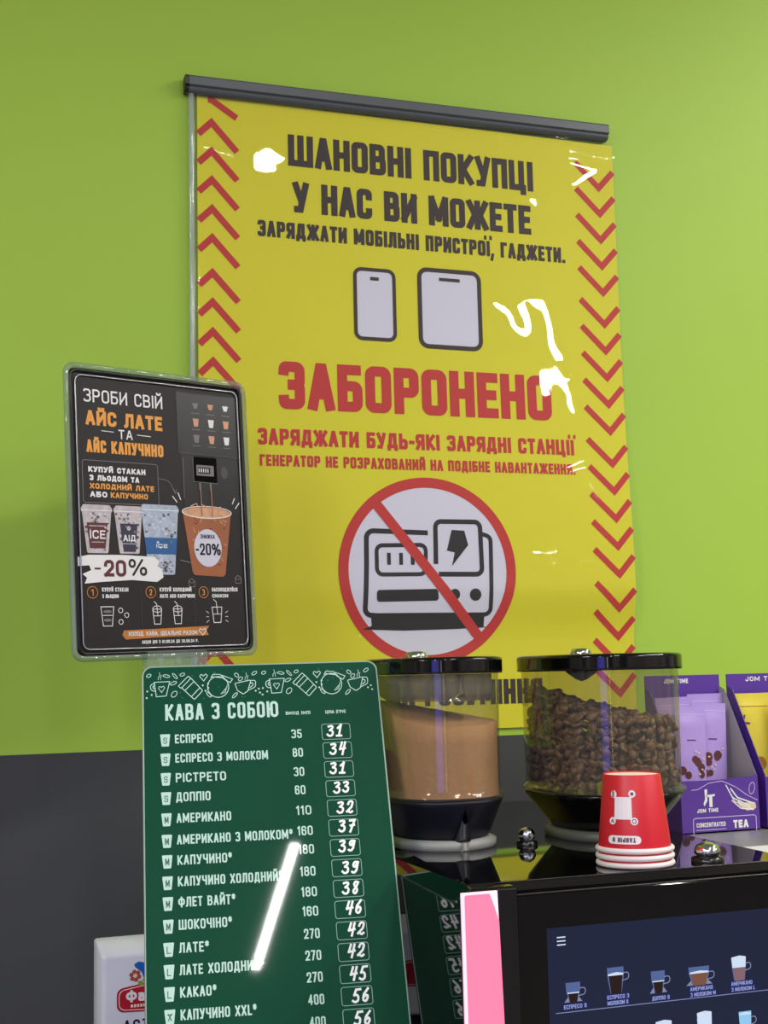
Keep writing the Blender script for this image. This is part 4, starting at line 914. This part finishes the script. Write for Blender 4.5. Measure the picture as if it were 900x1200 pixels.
def teabox(x0, w, label, second):
    x1 = x0 + w; yf, yb = 1.30, 1.368; zb = 1.416; zf = 1.4725; zh = 1.589
    t = thing('tea_box', ((x0 + x1) / 2, 1.335, zb), label, 'tea box', 'purple tea boxes on the cooler')
    e = .0012
    mb = MB()
    mb.box((x0, yf, zb), (x1, yb, zb + e), G['purple'])
    mb.build('bottom_panel', t)
    mb = MB(); nseg = 12; top = [(x0 + w * k / nseg, zf + .004 * (k / nseg) ** 3 + .001 * (1 - k / nseg) ** 3) for k in range(nseg + 1)]
    fr = [(x0, zb), (x1, zb)] + list(reversed(top))
    mb.loft([[Vector((x, y, z)) for x, z in fr] for y in (yf, yf + e)], G['purple'], cap0=True, cap1=True, smooth=False); front = mb.build('front_panel', t)
    mb = MB(); mb.box((x0, yb - e, zb), (x1, yb, zh), G['purple']); back = mb.build('header_panel', t)
    for sx, nm in ((x0, 'side_panel'), (x1 - e, 'side_panel')):
        prof = [(yf + e, zb), (yb - e, zb), (yb - e, zh - .014), (yb - .012, zh - .018), (yf + e, zf + .004)]
        mb = MB()
        a = [Vector((sx, y, z)) for y, z in prof]; b = [Vector((sx + e, y, z)) for y, z in prof]
        outer, inner = (G['purple'], G['cardin']) if sx == x0 else (G['cardin'], G['purple'])
        n = len(prof)
        mb.add(a, [tuple(range(n))], outer); mb.add(b, [tuple(range(n))], inner)
        mb.add(a + b, [(k, (k + 1) % n, n + (k + 1) % n, n + k) for k in range(n)], G['purple_d'])
        mb.build(nm, t)
    # print on the front panel
    P = Plane((x0, yf, 1.4765), (1, 0, 0), (0, 0, -1), (0, -1, 0)); L = G['lilac']; Wh = G['white']
    mb = MB(); ribbon(mb, P, [(14, 13.2, 4), (21, 13, 5), (36, 6.5, 8), (53, 4.8, 10), (70, 12, 8), (85, 22, 8), (98, 28)], .7, L, .2, Rfix=1)
    ring(mb, P, 91.5, 14.5, 3.6, .7, L, .2, 6.5, 24, .25)
    for k, (a, b, c) in enumerate((((58, 10), (66, 24), (88, 34)), ((60, 14), (68, 28), (90, 37)), ((64, 14), (72, 24), (92, 31)), ((65, 27), (76, 36), (92, 38)))):
        ribbon(mb, P, [a, b + (6,), c], (1.3, 1.0, 1.6, 1.4)[k], Wh, .25, Rfix=1)
    poly(mb, P, [(70, 24, 2), (80, 30, 3), (95, 30, 2), (96, 37, 2), (84, 39, 2), (74, 33, 3)], G['cream'], .22, 1)
    mb.build('tea_drawing', front)
    mb = MB(); poly(mb, P, [(30, 13.2), (33.4, 13), (33, 26), (29, 31.5), (28, 28.6), (30.2, 24)], Wh, .25); poly(mb, P, [(32, 19.3), (43, 18.7), (43, 20.8), (39.6, 21.2), (39.4, 32.5), (35.4, 32.7), (35.6, 21.6), (32, 21.8)], Wh, .25)
    text(mb, P, 'JOM TIME', 19.5, 46.5, 34, 38.2, .95, Wh, .25, gap=.25); mb.build('brand_emblem', front)
    mb = MB(); ribbon(mb, P, rrect(14, 44, 95, 63, 3), .8, L, .2, True, Rfix=1)
    text(mb, P, 'CONCENTRATED', 18, 55, 49.2, 54, .9, Wh, .25); ribbon(mb, P, [(17.5, 57), (55.5, 57)], .7, L, .25)
    text(mb, P, 'TEA', 65, 84.5, 48.4, 57, 2.3, Wh, .25, gap=.18); mb.build('tea_caption', front)
    PB = Plane((x0, yb - e, zh), (1, 0, 0), (0, 0, -1), (0, -1, 0))
    mb = MB(); text(mb, PB, 'JOM TIME', (26 if second else 25), (74 if second else 57.5), (3.5 if second else 4), 9.2 if not second else 9, 1.2, Wh, .3, gap=.25); mb.build('header_lettering', back)
    return t
teabox(.7935, .1, 'purple tea carton beside the bean hopper, lavender sachets inside', False)
teabox(.9035, .1, 'purple tea carton at the right edge of the photo, yellow sachets inside', True)
def sachet(x, y, z0, h, w, tilt, lean, m, label, group, deco):
    t = thing('tea_sachet', (x, y, z0), label, 'sachet', group)
    c, s = math.cos(tilt), math.sin(tilt)
    def S(u, v, d=0):   # u,v mm, v up
        X = u * c + v * s; Z = v * c - u * s
        return Vector((x + X * .001, y + Z * .001 * lean - d * .001, z0 + Z * .001 + max(0, 0)))
    def thick(u, v):
        a = max(0, 1 - (2 * u / w) ** 2); b = max(0, min(1, (v - 5) / 14)) * max(0, min(1, (h - 7 - v) / 12)); return 2.6 * a ** .6 * b + .25 + .35 * noise.noise(Vector((u * .13 + x * 90, v * .1, 2)))* b
    mb = MB(); nu, nv = 14, 26
    for sg in (1, -1):
        vs = [S(-w / 2 + w * i / nu, h * j / nv, sg * max(.1, thick(-w / 2 + w * i / nu, h * j / nv))) for j in range(nv + 1) for i in range(nu + 1)]
        fs = [(j * (nu + 1) + i, j * (nu + 1) + i + 1, (j + 1) * (nu + 1) + i + 1, (j + 1) * (nu + 1) + i) for j in range(nv) for i in range(nu)]
        mb.add(vs, fs, m, True)
    body = mb.build('pouch', t)
    F = lambda u, v, d=0: S(u, v, max(.1, thick(u, v)) + .25 + d)
    mb = MB(); deco(mb, F, w, h); mb.build('pouch_print', body)
def berries(mb, F, w, h):
    r = random.Random(int(w * 10 + h))
    for k in range(7): disc(mb, F, r.uniform(-w / 2 + 5, w / 2 - 5), r.uniform(58, 84), r.uniform(3.6, 5.6), G['berry'], .1 + k * .06, None, 14)
    for k in range(5): disc(mb, F, r.uniform(-w / 2 + 4, w / 2 - 4), r.uniform(60, 88), 1.5, G['cream'], .6, 1, 10)
    text(mb, F, 'TEA', -6, 6, -88, -84, .8, G['plum'], .3) if False else None
    ribbon(mb, F, [(-5, 98), (5, 98)], 1.2, G['plum'], .2); ribbon(mb, F, [(-w / 2 + 1, h - 9), (w / 2 - 1, h - 9)], .5, G['lilac'], .2)
LG = 'lavender sachets in the left tea carton'
sachet(.868, 1.357, 1.418, 149, 47, .0, .02, G['lav'], 'tallest lavender sachet, rear right corner of the left tea carton', LG, berries)
sachet(.826, 1.3545, 1.418, 146, 46, -.02, .02, G['lav'], 'lavender sachet seen through the bean hopper, rear left of its carton', LG, berries)
sachet(.856, 1.336, 1.418, 139, 40, .06, .05, G['lav'], 'front lavender sachet leaning right in the left tea carton', LG, berries)
sachet(.824, 1.328, 1.418, 136, 40, .05, .05, G['lav'], 'front lavender sachet nearest the bean hopper', LG, berries)
def lemony(mb, F, w, h):
    ribbon(mb, F, [(-w / 2 + 7, 104), (-w / 2 + 13, 122)], 2.2, G['plum'], .2); ribbon(mb, F, [(-w / 2 + 12, 114), (-w / 2 + 19, 113)], 2, G['plum'], .3); ribbon(mb, F, [(-w / 2 + 14, 113), (-w / 2 + 14, 98)], 2, G['plum'], .3)
    ring(mb, F, -w / 2 + 16, 80, 8, 1.6, G['amber'], .2); disc(mb, F, -w / 2 + 16, 78, 6, G['amber'], .25); disc(mb, F, 4, 66, 8, G['amber'], .2)
    ribbon(mb, F, [(-w / 2 + 3, h - 15), (w / 2 - 8, h - 15.5)], .8, G['amber'], .2)
YG = 'yellow sachets in the right tea carton'
sachet(.933, 1.357, 1.418, 148, 54, .0, .02, G['yel'], 'yellow sachet at the rear left of the right tea carton', YG, lemony)
sachet(.978, 1.340, 1.418, 142, 42, -.03, .04, G['yel'], 'yellow sachet farther right in the right tea carton', YG, lemony)

# ------------------------------------------------------------------ white napkin pack behind the board
pk = thing('napkin_pack', (.27, 1.4, RZ), 'white wrapped napkin pack with a red logo behind the green menu board', 'napkin pack')
mb = MB()
fx0, fx1, fz0, fz1 = .1765, .352, RZ + .006, 1.3262
oz = 1.3385
def rz(x0, x1, z0, z1, y, r): return [Vector((p.x, y, p.y)) for p in fillet(rrect(x0, z0, x1, z1, r), True, 1)]
mb.loft([rz(fx0 + .004, fx1 - .004, fz0 + .003, fz1 - .003, 1.3795, .004), rz(fx0, fx1, fz0, fz1, 1.380, .004), rz(fx0 - .0035, fx1 + .0035, RZ + .001, oz - .003, 1.392, .003), rz(fx0 - .0045, fx1 + .0045, RZ + .0005, oz, 1.401, .003), rz(fx0 - .0045, fx1 + .0045, RZ + .0005, oz, 1.412, .003)], G['pack'], cap0=True, cap1=True)
bevel(mb.build('wrapped_stack', pk), .0012, 2)
mb = MB()
PP = Plane((0, 1.3795, 0), (1, 0, 0), (0, 0, -1), (0, -1, 0)); pq = lambda x, z, *r: (x * 1000, -z * 1000) + r
LX = .2645
poly(mb, PP, [pq(.1905, 1.2935, 7), pq(.228, 1.2985, 8), pq(.301, 1.2985, 8), pq(.3385, 1.2935, 7), pq(.3385, 1.272, 7), pq(.301, 1.2695, 8), pq(.228, 1.2695, 8), pq(.1905, 1.271, 7)], G['p_red'], .3, 1)
ribbon(mb, PP, [pq(.1928, 1.2915, 6), pq(.228, 1.2965, 8), pq(.301, 1.2965, 8), pq(.3362, 1.2915, 6), pq(.3362, 1.2735, 6), pq(.301, 1.2712, 8), pq(.228, 1.2712, 8), pq(.1928, 1.2732, 6)], .7, G['white'], .5, True, Rfix=1)
text(mb, PP, 'Фа', 199.5, 218.2, -1291, -1280.3, 2.5, G['white'], .6, gap=.15)
text(mb, PP, 'а', 318, 327, -1289, -1280.3, 2.3, G['white'], .6)
for k in range(5): frect(mb, PP, 204.2 + k * 3.1, -1277.6, 206.4 + k * 3.1, -1274.8, G['cup_base'], .6)
fx, fz = 208.6, -1305
for k in range(6): disc(mb, PP, fx + 4 * math.cos(k * PI / 3 + .3), fz + 4 * math.sin(k * PI / 3 + .3), 2.1, G['p_org'], .4, None, 12)
disc(mb, PP, fx, fz, 2, G['cream'], .55, None, 12)
poly(mb, PP, [(207, -1316, 2), (212, -1318.5, 3), (222, -1316, 4), (224, -1306, 4), (218, -1300, 2), (215, -1308, 2), (209, -1313, 2)], G['p_blue'], .4, 1)
for k in range(4): disc(mb, PP, 214 + k * 4.5, -1297.5 - (k % 2) * 2.2, 3, G['p_green'], .45, 2.2, 12, .5)
text(mb, PP, 'АСТ', 197, 222, -1263, -1251, 1.9, G['black_ink'], .4, gap=.35)
mb.build('logo_print', pk)
